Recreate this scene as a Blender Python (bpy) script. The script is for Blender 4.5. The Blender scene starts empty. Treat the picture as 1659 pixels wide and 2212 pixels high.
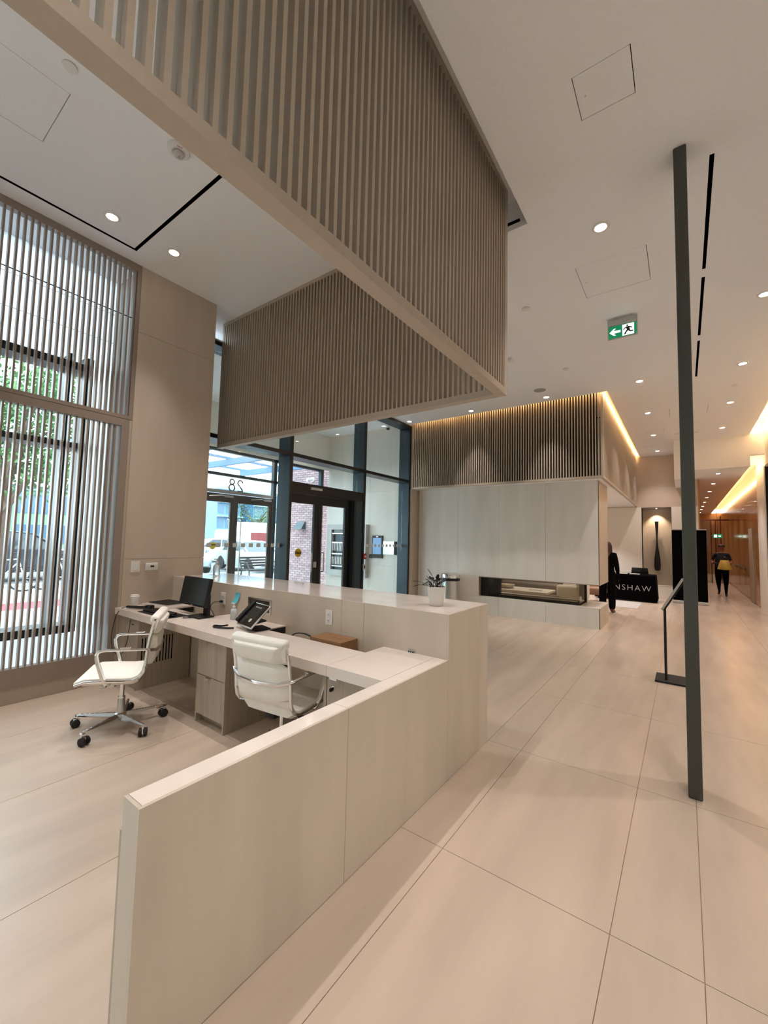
import bpy, bmesh, math, random
from mathutils import Vector, Matrix
random.seed(7)
PI = math.pi
SC = bpy.context.scene
COL = SC.collection

# ------------------------------------------------------------------ camera, sky, exposure
cd = bpy.data.cameras.new('camera')
cd.sensor_fit = 'HORIZONTAL'; cd.sensor_width = 36.0; cd.lens = 19.305
cd.clip_start = 0.05; cd.clip_end = 400
cam = bpy.data.objects.new('camera', cd); COL.objects.link(cam)
yaw, pitch, roll = 0.62972, 0.06626, 0.02406
cy_, sy_, cp_, sp_, cr_, sr_ = math.cos(yaw), math.sin(yaw), math.cos(pitch), math.sin(pitch), math.cos(roll), math.sin(roll)
fw = Vector((-sy_*cp_, cy_*cp_, sp_)); rt = Vector((cy_, sy_, 0)); up = rt.cross(fw)
r2 = cr_*rt + sr_*up; u2 = -sr_*rt + cr_*up
M = Matrix.Identity(4)
for i in range(3):
    M[i][0] = r2[i]; M[i][1] = u2[i]; M[i][2] = -fw[i]
M[0][3], M[1][3], M[2][3] = 0, 0, 1.55
cam.matrix_world = M
SC.camera = cam

w = bpy.data.worlds.new('sky'); SC.world = w; w.use_nodes = True
bg = w.node_tree.nodes['Background']
bg.inputs[0].default_value = (0.80, 0.92, 1.0, 1); bg.inputs[1].default_value = 5.5
SC.view_settings.view_transform = 'Standard'; SC.view_settings.look = 'None'
SC.view_settings.gamma = 1; SC.view_settings.use_curve_mapping = False
SC.view_settings.exposure = 0.72
SC.cycles.diffuse_bounces = 6
SPOT_W = 66.0          # watts of one ceiling downlight
SPOT_COL = (1.0, 0.90, 0.86)
COVE_COL = (1.0, 0.60, 0.27)

# ------------------------------------------------------------------ materials
MATS = {}
def mat(name, col, rough=0.5, metal=0.0, spec=0.5, emit=None, es=0.0, noise=0.0, nscale=8.0, stretch=(1,1,1), bump=0.0, trans=0.0, coat=0.0):
    if name in MATS: return MATS[name]
    m = bpy.data.materials.new(name); m.use_nodes = True
    nt = m.node_tree; b = nt.nodes['Principled BSDF']
    b.inputs['Base Color'].default_value = (*col, 1); b.inputs['Roughness'].default_value = rough
    b.inputs['Metallic'].default_value = metal; b.inputs['Specular IOR Level'].default_value = spec
    if trans: b.inputs['Transmission Weight'].default_value = trans
    if coat: b.inputs['Coat Weight'].default_value = coat
    if emit: b.inputs['Emission Color'].default_value = (*emit, 1); b.inputs['Emission Strength'].default_value = es
    if noise or bump:
        tc = nt.nodes.new('ShaderNodeTexCoord'); mp = nt.nodes.new('ShaderNodeMapping')
        geo = nt.nodes.new('ShaderNodeNewGeometry')
        nt.links.new(geo.outputs['Position'], mp.inputs[0]); mp.inputs['Scale'].default_value = stretch
        nz = nt.nodes.new('ShaderNodeTexNoise'); nz.inputs['Scale'].default_value = nscale; nz.inputs['Detail'].default_value = 6
        nt.links.new(mp.outputs[0], nz.inputs['Vector'])
        if noise:
            rp = nt.nodes.new('ShaderNodeValToRGB')
            rp.color_ramp.elements[0].position = 0.3; rp.color_ramp.elements[1].position = 0.7
            rp.color_ramp.elements[0].color = (*[c*(1-noise) for c in col], 1)
            rp.color_ramp.elements[1].color = (*[min(1, c*(1+noise)) for c in col], 1)
            nt.links.new(nz.outputs['Fac'], rp.inputs[0]); nt.links.new(rp.outputs[0], b.inputs['Base Color'])
        if bump:
            bp = nt.nodes.new('ShaderNodeBump'); bp.inputs['Strength'].default_value = bump; bp.inputs['Distance'].default_value = 0.01
            nt.links.new(nz.outputs['Fac'], bp.inputs['Height']); nt.links.new(bp.outputs[0], b.inputs['Normal'])
    MATS[name] = m
    return m
def glassmat(name, tint=(0.93, 0.97, 0.97), refl=1.0):
    if name in MATS: return MATS[name]
    m = bpy.data.materials.new(name); m.use_nodes = True; nt = m.node_tree
    for n in list(nt.nodes): nt.nodes.remove(n)
    o = nt.nodes.new('ShaderNodeOutputMaterial'); mx = nt.nodes.new('ShaderNodeMixShader')
    t = nt.nodes.new('ShaderNodeBsdfTransparent'); g = nt.nodes.new('ShaderNodeBsdfGlossy'); f = nt.nodes.new('ShaderNodeFresnel')
    t.inputs[0].default_value = (*tint, 1); g.inputs['Roughness'].default_value = 0.0; ge = nt.nodes.new('ShaderNodeNewGeometry'); mr = nt.nodes.new('ShaderNodeMapRange')
    mr.inputs['To Min'].default_value = 1.45; mr.inputs['To Max'].default_value = 1/1.45
    nt.links.new(ge.outputs['Backfacing'], mr.inputs['Value']); nt.links.new(mr.outputs[0], f.inputs[0])
    nt.links.new(f.outputs[0], mx.inputs[0]); nt.links.new(t.outputs[0], mx.inputs[1]); nt.links.new(g.outputs[0], mx.inputs[2])
    nt.links.new(mx.outputs[0], o.inputs[0]); MATS[name] = m
    return m
def frostmat(name, col):
    m = bpy.data.materials.new(name); m.use_nodes = True; nt = m.node_tree
    for n in list(nt.nodes): nt.nodes.remove(n)
    o = nt.nodes.new('ShaderNodeOutputMaterial'); a = nt.nodes.new('ShaderNodeMixShader'); c = nt.nodes.new('ShaderNodeMixShader')
    t = nt.nodes.new('ShaderNodeBsdfTranslucent'); d = nt.nodes.new('ShaderNodeBsdfDiffuse'); g = nt.nodes.new('ShaderNodeBsdfGlossy'); f = nt.nodes.new('ShaderNodeFresnel')
    t.inputs[0].default_value = (*col, 1); d.inputs[0].default_value = (*col, 1); g.inputs['Roughness'].default_value = 0.02
    a.inputs[0].default_value = 0.2
    nt.links.new(t.outputs[0], a.inputs[1]); nt.links.new(d.outputs[0], a.inputs[2])
    nt.links.new(f.outputs[0], c.inputs[0]); nt.links.new(a.outputs[0], c.inputs[1]); nt.links.new(g.outputs[0], c.inputs[2])
    nt.links.new(c.outputs[0], o.inputs[0]); MATS[name] = m
    return m
def S(r, g, b):
    f = lambda c: (c/255/12.92 if c/255 <= 0.04045 else ((c/255+0.055)/1.055)**2.4)
    return (f(r), f(g), f(b))

m_ceil = mat('ceiling_paint', S(241, 242, 244), 0.85, noise=0.02, nscale=60)
m_floor = mat('floor_porcelain', S(193, 176, 159), 0.24, spec=0.5, noise=0.09, nscale=1.6, stretch=(3.2, 0.55, 1))
m_grout = mat('grout', S(150, 128, 105), 0.9)
m_stone = mat('desk_stone', S(205, 193, 176), 0.35, noise=0.07, nscale=1.7, stretch=(3, 3, 0.45))
m_stonetop = mat('desk_stone_top', S(232, 220, 209), 0.09, noise=0.05, nscale=1.7, stretch=(0.8, 3.2, 1))
m_clad = mat('wall_porcelain', S(196, 182, 165), 0.45, noise=0.06, nscale=1.5, stretch=(3, 3, 0.4))
m_fire = mat('fireplace_porcelain', S(226, 222, 214), 0.35, noise=0.06, nscale=1.5, stretch=(3, 3, 0.4))
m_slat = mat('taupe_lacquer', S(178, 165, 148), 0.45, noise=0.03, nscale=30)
m_slat_backlit = mat('backlit_slat_lacquer', S(146, 132, 120), 0.35, noise=0.03, nscale=30)  # window slats' taupe, darkened to put their backlit shade into the colour
m_cloth = mat('black_cloth', S(7, 7, 8), 1.0, spec=0.05)
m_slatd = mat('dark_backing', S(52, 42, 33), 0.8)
m_wood = mat('grey_wood_laminate', S(176, 164, 148), 0.5, noise=0.13, nscale=3, stretch=(14, 14, 0.9), bump=0.05)
m_black = mat('matt_black', S(9, 9, 10), 0.6)
m_gloss = mat('gloss_black', S(10, 10, 11), 0.12)
m_void = mat('void_black', (0.003, 0.003, 0.003), 1.0, spec=0.0)
m_frame = mat('black_aluminium', S(18, 20, 22), 0.4)
m_frameb = mat('blue_grey_aluminium', S(52, 68, 78), 0.35, metal=0.3)
m_post = mat('dark_bronze_steel', S(74, 77, 72), 0.45, metal=0.2, noise=0.05, nscale=50)
m_chrome = mat('chrome', (0.82, 0.82, 0.82), 0.07, metal=1.0)
m_alu = mat('brushed_aluminium', (0.62, 0.62, 0.61), 0.28, metal=1.0)
m_leather = mat('cream_leather', S(246, 243, 234), 0.42, noise=0.03, nscale=18, bump=0.12)
m_white = mat('white_plastic', S(228, 226, 222), 0.4)
m_paint = mat('white_wall_paint', S(234, 230, 222), 0.8)
m_wallw = mat('warm_wall_paint', S(198, 184, 168), 0.7)
m_gold = mat('golden_wood_panel', S(178, 136, 88), 0.16, spec=0.6, noise=0.12, nscale=2.2, stretch=(3, 3, 0.5), coat=0.3)
m_lens = mat('lamp_lens', (1, 1, 1), 0.4, emit=(1.0, 0.86, 0.70), es=14)
m_led = mat('led_tape', (1, 1, 1), 0.4, emit=COVE_COL, es=8)
m_glass = glassmat('clear_glass', (0.93, 0.97, 0.97))
m_glassf = glassmat('fireplace_glass', (0.85, 0.84, 0.80))
m_frost = frostmat('frosted_spandrel', (0.93, 0.97, 1.0))
m_screen = mat('screen_dark', S(30, 36, 34), 0.25)
m_green = mat('exit_green', S(0, 110, 70), 0.5, emit=S(0, 110, 70), es=0.7)
m_exw = mat('exit_white', (1, 1, 1), 0.5, emit=(0.95, 1, 0.98), es=0.9)
m_leafd = mat('plant_leaf', S(22, 32, 18), 0.35)
m_yellow = mat('sticker_yellow', S(235, 205, 30), 0.5)
m_red = mat('alarm_red', S(165, 20, 24), 0.4)
m_silver = mat('silver_print', S(190, 190, 188), 0.5)
m_skin = mat('skin', S(150, 100, 78), 0.55)
m_rubber = mat('rubber', S(20, 20, 22), 0.6)

# ------------------------------------------------------------------ helpers
WO = {}      # world origin of every parent
class MB:
    def __init__(s): s.v = []; s.f = []; s.mi = []; s.cur = 0
    def add(s, vs, fs):
        n = len(s.v); s.v += [tuple(map(float, v)) for v in vs]; s.f += [tuple(i+n for i in f) for f in fs]; s.mi += [s.cur]*len(fs); return s
    def box(s, x0, x1, y0, y1, z0, z1):
        if x0 > x1: x0, x1 = x1, x0
        if y0 > y1: y0, y1 = y1, y0
        if z0 > z1: z0, z1 = z1, z0
        return s.add([(x0,y0,z0),(x1,y0,z0),(x1,y1,z0),(x0,y1,z0),(x0,y0,z1),(x1,y0,z1),(x1,y1,z1),(x0,y1,z1)],
                     [(0,3,2,1),(4,5,6,7),(0,1,5,4),(1,2,6,5),(2,3,7,6),(3,0,4,7)])
    def prism(s, poly, a, b, ax='z'):
        # polygon in two axes extruded along the third
        n = len(poly)
        def P(p, t): return {'z': (p[0], p[1], t), 'y': (p[0], t, p[1]), 'x': (t, p[0], p[1])}[ax]
        vs = [P(p, a) for p in poly] + [P(p, b) for p in poly]
        return s.add(vs, [tuple(range(n))[::-1], tuple(range(n, 2*n))] + [(i, (i+1) % n, n+(i+1) % n, n+i) for i in range(n)])
    def tube(s, pts, r, n=8, cap=True, flat=1.0):
        pts = [Vector(p) for p in pts]; rs = r if isinstance(r, (list, tuple)) else [r]*len(pts)
        prev = None; rings = []
        for i, p in enumerate(pts):
            d = (pts[min(i+1, len(pts)-1)] - pts[max(i-1, 0)])
            if d.length < 1e-9: d = Vector((0, 0, 1))
            d.normalize()
            if prev is None:
                a = Vector((0, 0, 1)) if abs(d.z) < 0.9 else Vector((1, 0, 0)); x = d.cross(a).normalized()
            else:
                x = (prev - d*prev.dot(d))
                x = x.normalized() if x.length > 1e-6 else d.orthogonal().normalized()
            prev = x; y = d.cross(x)
            rings.append([p + x*math.cos(2*PI*k/n)*rs[i] + y*math.sin(2*PI*k/n)*rs[i]*flat for k in range(n)])
        vs = [v for rg in rings for v in rg]; fs = []
        for i in range(len(rings)-1):
            for k in range(n): fs.append((i*n+k, i*n+(k+1) % n, (i+1)*n+(k+1) % n, (i+1)*n+k))
        if cap: fs.append(tuple(range(n))[::-1]); fs.append(tuple(range((len(rings)-1)*n, len(rings)*n)))
        return s.add(vs, fs)
    def lathe(s, prof, c=(0,0,0), n=24, ax='z'):
        vs = []; fs = []
        for (r, h) in prof:
            for k in range(n):
                a = 2*PI*k/n; u, v = r*math.cos(a), r*math.sin(a)
                if ax == 'z': vs.append((c[0]+u, c[1]+v, c[2]+h))
                elif ax == 'y': vs.append((c[0]+u, c[1]+h, c[2]+v))
                else: vs.append((c[0]+h, c[1]+u, c[2]+v))
        for i in range(len(prof)-1):
            for k in range(n): fs.append((i*n+k, i*n+(k+1) % n, (i+1)*n+(k+1) % n, (i+1)*n+k))
        fs.append(tuple(range(n))[::-1]); fs.append(tuple(range((len(prof)-1)*n, len(prof)*n)))
        return s.add(vs, fs)
    def rbox(s, c, sz, r=0.01, seg=3, rot=None):
        # rounded box
        bm = bmesh.new(); bmesh.ops.create_cube(bm, size=1)
        for v in bm.verts: v.co = Vector((v.co.x*sz[0], v.co.y*sz[1], v.co.z*sz[2]))
        bmesh.ops.bevel(bm, geom=list(bm.edges), offset=min(r, min(sz)*0.49), segments=seg, affect='EDGES', profile=0.5)
        bm.verts.ensure_lookup_table()
        R = rot if rot is not None else Matrix.Identity(3)
        vs = [R @ v.co + Vector(c) for v in bm.verts]; fs = [tuple(v.index for v in f.verts) for f in bm.faces]
        bm.verts.index_update(); bm.free()
        return s.add(vs, fs)
    def build(s, name, m, parent=None, smooth=False, label=None, kind=None):
        me = bpy.data.meshes.new(name)
        o0 = WO.get(parent.name, (0,0,0)) if parent else (0,0,0)
        me.from_pydata([(v[0]-o0[0], v[1]-o0[1], v[2]-o0[2]) for v in s.v], [], s.f)
        bm = bmesh.new(); bm.from_mesh(me); bmesh.ops.recalc_face_normals(bm, faces=bm.faces); bm.to_mesh(me); bm.free()
        for mm in (m if isinstance(m, (list, tuple)) else [m]): me.materials.append(mm)
        if isinstance(m, (list, tuple)):
            for p, i in zip(me.polygons, s.mi): p.material_index = i
        if smooth:
            for p in me.polygons: p.use_smooth = True
            try: me.set_sharp_from_angle(angle=math.radians(42))
            except Exception: pass
        o = bpy.data.objects.new(name, me); COL.objects.link(o)
        if parent: o.parent = parent
        WO[o.name] = o0
        if label: o['label'] = label
        if kind: o['kind'] = kind
        return o
def tag(o, label, cat, group=None, kind=None):
    if label: o['label'] = label
    if cat: o['category'] = cat
    if group: o['group'] = group
    if kind: o['kind'] = kind
    return o
def thing(name, label, cat, loc=(0,0,0), group=None, kind=None):
    o = bpy.data.objects.new(name, None); COL.objects.link(o); o.location = loc; o.empty_display_size = 0.1
    WO[o.name] = loc
    return tag(o, label, cat, group, kind)
def struct(name, loc=(0,0,0)): return thing(name, None, None, loc, kind='structure')
def share(name, src, parent, loc):
    o = bpy.data.objects.new(name, src.data); COL.objects.link(o); o.parent = parent
    o.location = loc; WO[o.name] = WO.get(parent.name, (0,0,0)) if parent else (0,0,0)
    return o
def copy_tree(o, parent=None):
    c = o.copy(); COL.objects.link(c); c.parent = parent
    for ch in list(o.children): copy_tree(ch, c)
    return c
def box(name, m, x0, x1, y0, y1, z0, z1, parent=None, kind=None, label=None):
    return MB().box(x0, x1, y0, y1, z0, z1).build(name, m, parent, kind=kind, label=label)
def holes(x0, x1, y0, y1, z0, z1, hs, mb=None):
    """slab with rectangular holes, grid-decomposed"""
    mb = mb or MB()
    hs = [(max(a, x0), min(b, x1), max(c, y0), min(d, y1)) for a, b, c, d in hs if b > x0 and a < x1 and d > y0 and c < y1]
    ys = sorted(set([y0, y1] + [v for h in hs for v in (h[2], h[3])]))
    for ya, yb in zip(ys, ys[1:]):
        if yb - ya < 1e-6: continue
        ym = (ya+yb)/2; cuts = sorted([(h[0], h[1]) for h in hs if h[2] < ym < h[3]]); x = x0
        for a, b in cuts:
            if a > x + 1e-6: mb.box(x, a, ya, yb, z0, z1)
            x = max(x, b)
        if x < x1 - 1e-6: mb.box(x, x1, ya, yb, z0, z1)
    return mb
def text_obj(name, s, size, m, parent, loc, rot, ext=0.001, align='CENTER', space=1.0, off=0.0):
    cu = bpy.data.curves.new(name, 'FONT'); cu.body = s; cu.size = size; cu.extrude = ext; cu.align_x = align; cu.align_y = 'CENTER'
    cu.space_character = space; cu.offset = off
    t = bpy.data.objects.new('tmp', cu); COL.objects.link(t)
    dg = bpy.context.evaluated_depsgraph_get(); me = bpy.data.meshes.new_from_object(t.evaluated_get(dg))
    bpy.data.objects.remove(t); me.materials.clear(); me.materials.append(m)
    o = bpy.data.objects.new(name, me); COL.objects.link(o); o.parent = parent
    p0 = WO.get(parent.name, (0,0,0)); o.location = (loc[0]-p0[0], loc[1]-p0[1], loc[2]-p0[2]); o.rotation_euler = rot
    WO[o.name] = p0
    return o

H, H2 = 4.277, 4.55          # main ceiling, raised ceiling over the desk
XW = -4.87                   # left wall face
XG = -5.24                   # glazing inner face

# ------------------------------------------------------------------ floor
fl = struct('floor')
MB().box(-5.6, 3.2, -3.5, 31.2, -0.12, -0.004).build('grout', m_grout, fl)
xl = [-5.56, -5.085, -4.135, -3.18, -2.23, -1.27, -1.016, -0.27, 0.03, 0.98, 1.60]
yl = [-3.4, -1.8, -0.57, 0.70, 1.967, 3.205, 4.51, 5.77, 7.04, 8.30, 9.57, 10.83, 12.1, 13.37, 14.64, 15.9, 17.2, 18.5, 19.8, 21.1, 22.4, 23.7, 25.0, 26.3, 27.6, 28.9, 31.0]
g = 0.0016
for i, (xa, xb) in enumerate(zip(xl, xl[1:])):
    for j, (ya, yb) in enumerate(zip(yl, yl[1:])):
        if ya > 14.7 and xb < 0.0: continue
        if xb <= -1.2 and ya == 0.70: continue
        if xb <= -1.2 and ya == -0.57:
            MB().box(xa+g, xb-g, ya+g, 1.967-g, -0.012, 0).build('tile', m_floor, fl); continue
        if xb <= -1.2 and ya == 1.967:      # band along the desk front
            MB().box(xa+g, xb-g, ya+g, 2.045-g, -0.012, 0).build('tile', m_floor, fl)
            MB().box(xa+g, xb-g, 2.045+g, yb-g, -0.012, 0).build('tile', m_floor, fl)
            continue
        MB().box(xa+g, xb-g, ya+g, yb-g, -0.012, 0).build('tile', m_floor, fl)
for j, (ya, yb) in enumerate(zip(yl[4:10], yl[5:11])):
    for xa, xb in ((-7.95, -6.8), (-6.8, -5.56)):
        if ya > 3 and yb < 8.5: MB().box(xa+g, xb-g, ya+g, yb-g, -0.012, 0).build('tile', m_floor, fl)
MB().box(-8.05, -5.56, 3.1, 8.4, -0.12, -0.004).build('grout', m_grout, fl)

# ------------------------------------------------------------------ ceilings
lights_main = [(-0.527, 3.79), (-0.527, -0.3), (0.755, 3.76), (0.755, 1.72), (0.755, -0.3), (0.755, 5.81), (0.755, 7.89), (0.755, 9.93), (0.755, 11.98),
               (-0.545, 7.87), (-0.55, 9.89), (-0.56, 11.98), (-0.566, 14.05), (-2.03, 7.85), (-3.55, 7.88), (-5.07, 7.87),
               (-3.0, 5.0)]
lights_main = lights_main[:-1]
acc_main = [(-0.483, -0.182, 2.425, 2.727), (-0.822, -0.222, 4.25, 4.855), (-0.19, 0.43, 9.8, 10.45), (-0.66, -0.33, 11.45, 11.78), (-0.98, -0.66, 13.1, 13.43)]
slots_main = [(0.197, 0.225, 3.48, 4.95), (0.197, 0.225, 5.10, 6.53), (0.197, 0.225, 6.70, 8.13)]
ce = struct('ceiling')
mb = MB()
hs = acc_main + slots_main
holes(-1.03, 1.32, -3.4, 8.10, H, H+0.04, hs, mb)
holes(XG-0.3, -1.03, 3.42, 8.10, H, H+0.04, hs, mb)
holes(-1.05, 1.32, 8.10, 13.0, H, H+0.04, hs, mb)
holes(-1.05, -0.17, 13.0, 14.85, H, H+0.04, hs, mb)
mb.build('ceiling_board', m_ceil, ce)
# step faces round the raised areas
mb = MB()
mb.box(-1.03, -0.99, -3.4, 3.46, H+0.04, H2)
mb.box(XG-0.3, -1.03, 3.42, 3.46, H+0.04, H2)
mb.box(-1.05, -1.01, 8.06, 14.9, H+0.04, H2); mb.box(XG-0.3, -1.05, 8.06, 8.10, H+0.04, H2)
mb.box(1.28, 1.32, -3.4, 13.0, H+0.04, H2)
mb.build('ceiling_step', m_ceil, ce)
# trim ledge and slot at the recess corner
slots2 = [(-4.66, -1.24, 1.77, 1.802), (-4.66, -4.628, -3.0, 1.802)]
acc2 = [(-3.95, -3.35, 0.22, 0.825)]
mb = MB(); holes(XG-0.3, -1.03, -3.4, 3.46, H2, H2+0.04, slots2 + acc2, mb)
mb.box(-5.5, -1.01, 8.06, 14.9, H2, H2+0.04); mb.box(1.28, 1.75, -3.4, 13.1, H2, H2+0.04)
mb.build('raised_ceiling_board', m_ceil, ce)
# roof over everything so no sky leaks in
box('roof_slab', m_ceil, -5.7, 2.0, -3.6, 31.4, 4.72, 4.9, ce); box('roof_slab', m_ceil, -8.2, -5.7, 2.88, 8.6, 4.72, 4.9, ce)
# access panels
def access(x0, x1, y0, y1, z, label):
    t = thing('ceiling_hatch', label, 'access panel', ((x0+x1)/2, (y0+y1)/2, z), 'flush access panels in the ceiling')
    box('panel', m_ceil, x0+.005, x1-.005, y0+.005, y1-.005, z+0.001, z+0.02, t)
    box('backing', m_void, x0-.02, x1+.02, y0-.02, y1+.02, z+0.042, z+0.05, t)
    MB().lathe([(0.006, 0), (0.006, 0.003)], (x0+0.05, (y0+y1)/2, z-0.002), 8).build('latch', m_alu, t)
labs = ['small square access panel in the ceiling, nearest one above the dark post', 'larger square access panel between two downlights and the green exit sign',
        'wide flush access panel on the ceiling beyond the dark post', 'small square access panel left of the dark post, above the paddle niche', 'smallest far access panel beside the glowing cove, nearest the paddle niche wall']
for a, l in zip(acc_main, labs): access(*a, H, l)
access(*acc2[0], H2, 'square access panel in the raised ceiling over the desk by the window')
# linear slot diffusers
def slot(x0, x1, y0, y1, z, label):
    t = thing('slot_diffuser', label, 'air vent', ((x0+x1)/2, (y0+y1)/2, z))
    mb = MB(); mb.box(x0-.005, x1+.005, y0-.005, y1+.005, z+0.09, z+0.10)
    for a in ((x0, x0+.0015, y0, y1), (x1-.0015, x1, y0, y1), (x0, x1, y0, y0+.0015), (x0, x1, y1-.0015, y1)): mb.box(*a, z+0.001, z+0.09)
    mb.build('plenum', m_void, t)
    if x1-x0 > y1-y0: box('blade', m_void, x0, x1, (y0+y1)/2-.002, (y0+y1)/2+.002, z+.03, z+.06, t)
    else: box('blade', m_void, (x0+x1)/2-.002, (x0+x1)/2+.002, y0, y1, z+.03, z+.06, t)
slot(*slots_main[0], H, 'long black slot vent in the ceiling right of the dark post, nearest of the row')
slot(*slots_main[1], H, 'middle black slot vent in the ceiling row right of the dark post')
slot(*slots_main[2], H, 'farthest black slot vent in the ceiling row right of the dark post')
slot(-4.628, -1.24, 1.77, 1.802, H2, 'black slot vent running across the raised ceiling towards the slatted screen')
slot(-4.66, -4.628, -3.0, 1.802, H2, 'thin black slot vent in the raised ceiling parallel to the window wall')

# downlights
def lamp(kind, name, loc, power, col, size=0.05, spot=2.3, blend=0.8, rot=None, parent=None, shape=None):
    ld = bpy.data.lights.new(name, kind); ld.energy = power; ld.color = col
    if kind == 'SPOT': ld.spot_size = spot; ld.spot_blend = blend; ld.shadow_soft_size = size
    if kind == 'AREA': ld.shape = 'RECTANGLE'; ld.size, ld.size_y = shape
    o = bpy.data.objects.new(name, ld); COL.objects.link(o)
    if parent: o.parent = parent
    p0 = WO.get(parent.name, (0,0,0)) if parent else (0,0,0)
    o.location = [loc[i]-p0[i] for i in range(3)]
    if rot: o.rotation_euler = rot
    WO[o.name] = p0
    return o
_dl = {}
def downlight(x, y, z, label, power=SPOT_W, group='recessed ceiling downlights', cone=1.6):
    t = thing('downlight', label, 'light', (x, y, z), group)
    if not _dl:
        _dl['r'] = MB().lathe([(0.045, -0.001), (0.048, -0.007), (0.066, -0.006), (0.070, -0.001), (0.070, 0.0)], (0,0,0), 28).build('trim_ring', m_white, None, smooth=True)
        _dl['l'] = MB().lathe([(0.001, -0.0105), (0.030, -0.0100), (0.042, -0.0075), (0.044, -0.002)], (0,0,0), 20).build('lens', m_lens, None, smooth=True)
        _dl['r'].parent = t; _dl['l'].parent = t
    else:
        share('trim_ring', _dl['r'], t, (0,0,0)); share('lens', _dl['l'], t, (0,0,0))
    lamp('SPOT', 'lamp_beam', (x, y, z-0.03), power, SPOT_COL, 0.03, cone, 0.8, parent=t)
rows = {(0.755): 'right-hand row', }
dl_labels = {
 (-0.527, 3.79): 'nearest visible downlight, between the two square access panels',
 (0.755, 5.81): 'downlight at the right edge of the photo, nearest of the right-hand row',
 (0.755, 7.89): 'second downlight of the right-hand row beyond the dark post',
 (0.755, 9.93): 'third downlight of the right-hand row beyond the dark post',
 (0.755, 11.98): 'last downlight of the right-hand row before the corridor bulkhead',
 (-0.545, 7.87): 'downlight just left of the post near the lit corner of the slatted soffit',
 (-0.55, 9.89): 'second downlight in the row beside the glowing cove',
 (-0.56, 11.98): 'third downlight in the row beside the glowing cove',
 (-0.566, 14.05): 'farthest downlight in the row beside the glowing cove, by the paddle wall',
 (-2.03, 7.85): 'downlight in front of the soffit slats beside the round speaker',
 (-3.55, 7.88): 'middle downlight in front of the slatted soffit over the fireplace',
 (-5.07, 7.87): 'downlight by the glazing at the left end of the slatted soffit'}
for (x, y) in lights_main:
    downlight(x, y, H, dl_labels.get((x, y), 'downlight in the ceiling behind the camera position'), cone=0.98 if (x < -1.5 and y > 7) else 1.6, power=(30 if x < -5 else 90) if (x < -1.5 and y > 7) else SPOT_W)
downlight(-4.34, 1.45, H2, 'downlight in the raised ceiling inside the black slot corner', cone=0.95)
downlight(-4.34, 2.04, H2, 'downlight in the raised ceiling between the slot corner and the stone pier', cone=0.95)
downlight(-2.35, 1.45, H2, 'added unseen downlight in the raised ceiling behind the near slatted screen', 80, cone=1.3)  # this and the next: unseen lamps added to brighten the worktop
downlight(-2.35, 2.04, H2, 'second added unseen downlight in the raised ceiling behind the near slatted screen', 80, cone=1.3)
downlight(-2.9, -0.6, H2, 'downlight in the raised ceiling behind the camera position')
downlight(-4.34, -0.6, H2, 'downlight in the raised ceiling behind the camera position')
for k in range(8):
    downlight(0.765, 13.9+2.2*k, 3.5, ['nearest', 'second', 'third', 'fourth', 'fifth', 'sixth', 'seventh', 'farthest'][k] + ' corridor ceiling downlight beyond the bulkhead', 56, 'corridor downlights')
for p, l_ in (((-3.6, 10.6), 'over the coffee table'), ((-1.9, 11.6), 'over the rug end by the person'), ((-3.6, 13.2), 'behind the sofa'), ((-2.0, 13.7), 'over the black-clothed table')):
    downlight(*p, 2.75, 'added unseen downlight in the low ceiling behind the fireplace, ' + l_, 130, 'added lounge downlights')  # unseen lamps added so the white lounge wall comes out bright

# ------------------------------------------------------------------ walls
# pier of stone cladding by the desk
wl = struct('wall_left')
box('core', m_clad, XG-0.3, XW-0.012, 1.96, 2.86, 0, H2, wl)
for z0, z1 in ((0, 1.268), (1.27, 3.79), (3.792, H2)):
    box('panel', m_clad, XW-0.012, XW, 1.957, 2.872, z0+.0005, z1-.0005, wl)
    box('panel', m_clad, XG-0.3, XW-0.012, 2.862, 2.872, z0+.0005, z1-.0005, wl)
# window in the left wall behind the slatted screens
XB = -5.46
wn = struct('window_1')
fr = MB()
for y in (1.46,): fr.box(XB-0.03, XG, y, y+0.05, 0.58, 3.45)
fr.box(XB-0.03, XG, 1.60, 1.68, 0.55, 3.45)
fr.box(XB-0.03, XG, -3.2, 1.60, 3.29, 3.37); fr.box(XB-0.03, XG, -3.2, 1.60, 2.44, 2.50); fr.box(XB-0.03, XG, -3.2, 1.68, 0.50, 0.58)
for y in (-0.1, -1.7): fr.box(XB-0.03, XG, y, y+0.06, 0.58, 3.30)
fr.build('window_frame', m_frame, wn)
ys = [-3.2, -1.7, -0.1, 1.46]
for a, b in zip(ys, ys[1:]):
    for z0, z1 in ((0.58, 2.44), (2.50, 3.29)):
        MB().box(XB-0.012, XB-0.006, a+0.05, b, z0, z1).build('pane', m_glass, wn)
for z0, z1, ya, yb in ((3.45, 4.55, -3.2, 1.96), (0.0, 0.5, -3.2, 1.96), (0.5, 3.45, 1.68, 1.96)):
    MB().box(XB-0.012, XB, ya, yb, z0+.001, z1-.001).build('spandrel_panel', m_frost, wn)
mb = MB()
for z in (3.80, 4.15): mb.box(XB, XB+0.002, -3.2, 1.96, z, z+0.004)
for y in (-1.2, 0.2, 1.68): mb.box(XB, XB+0.002, y, y+0.004, 3.46, 4.55)
mb.build('spandrel_joint', m_grout, wn)
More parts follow.
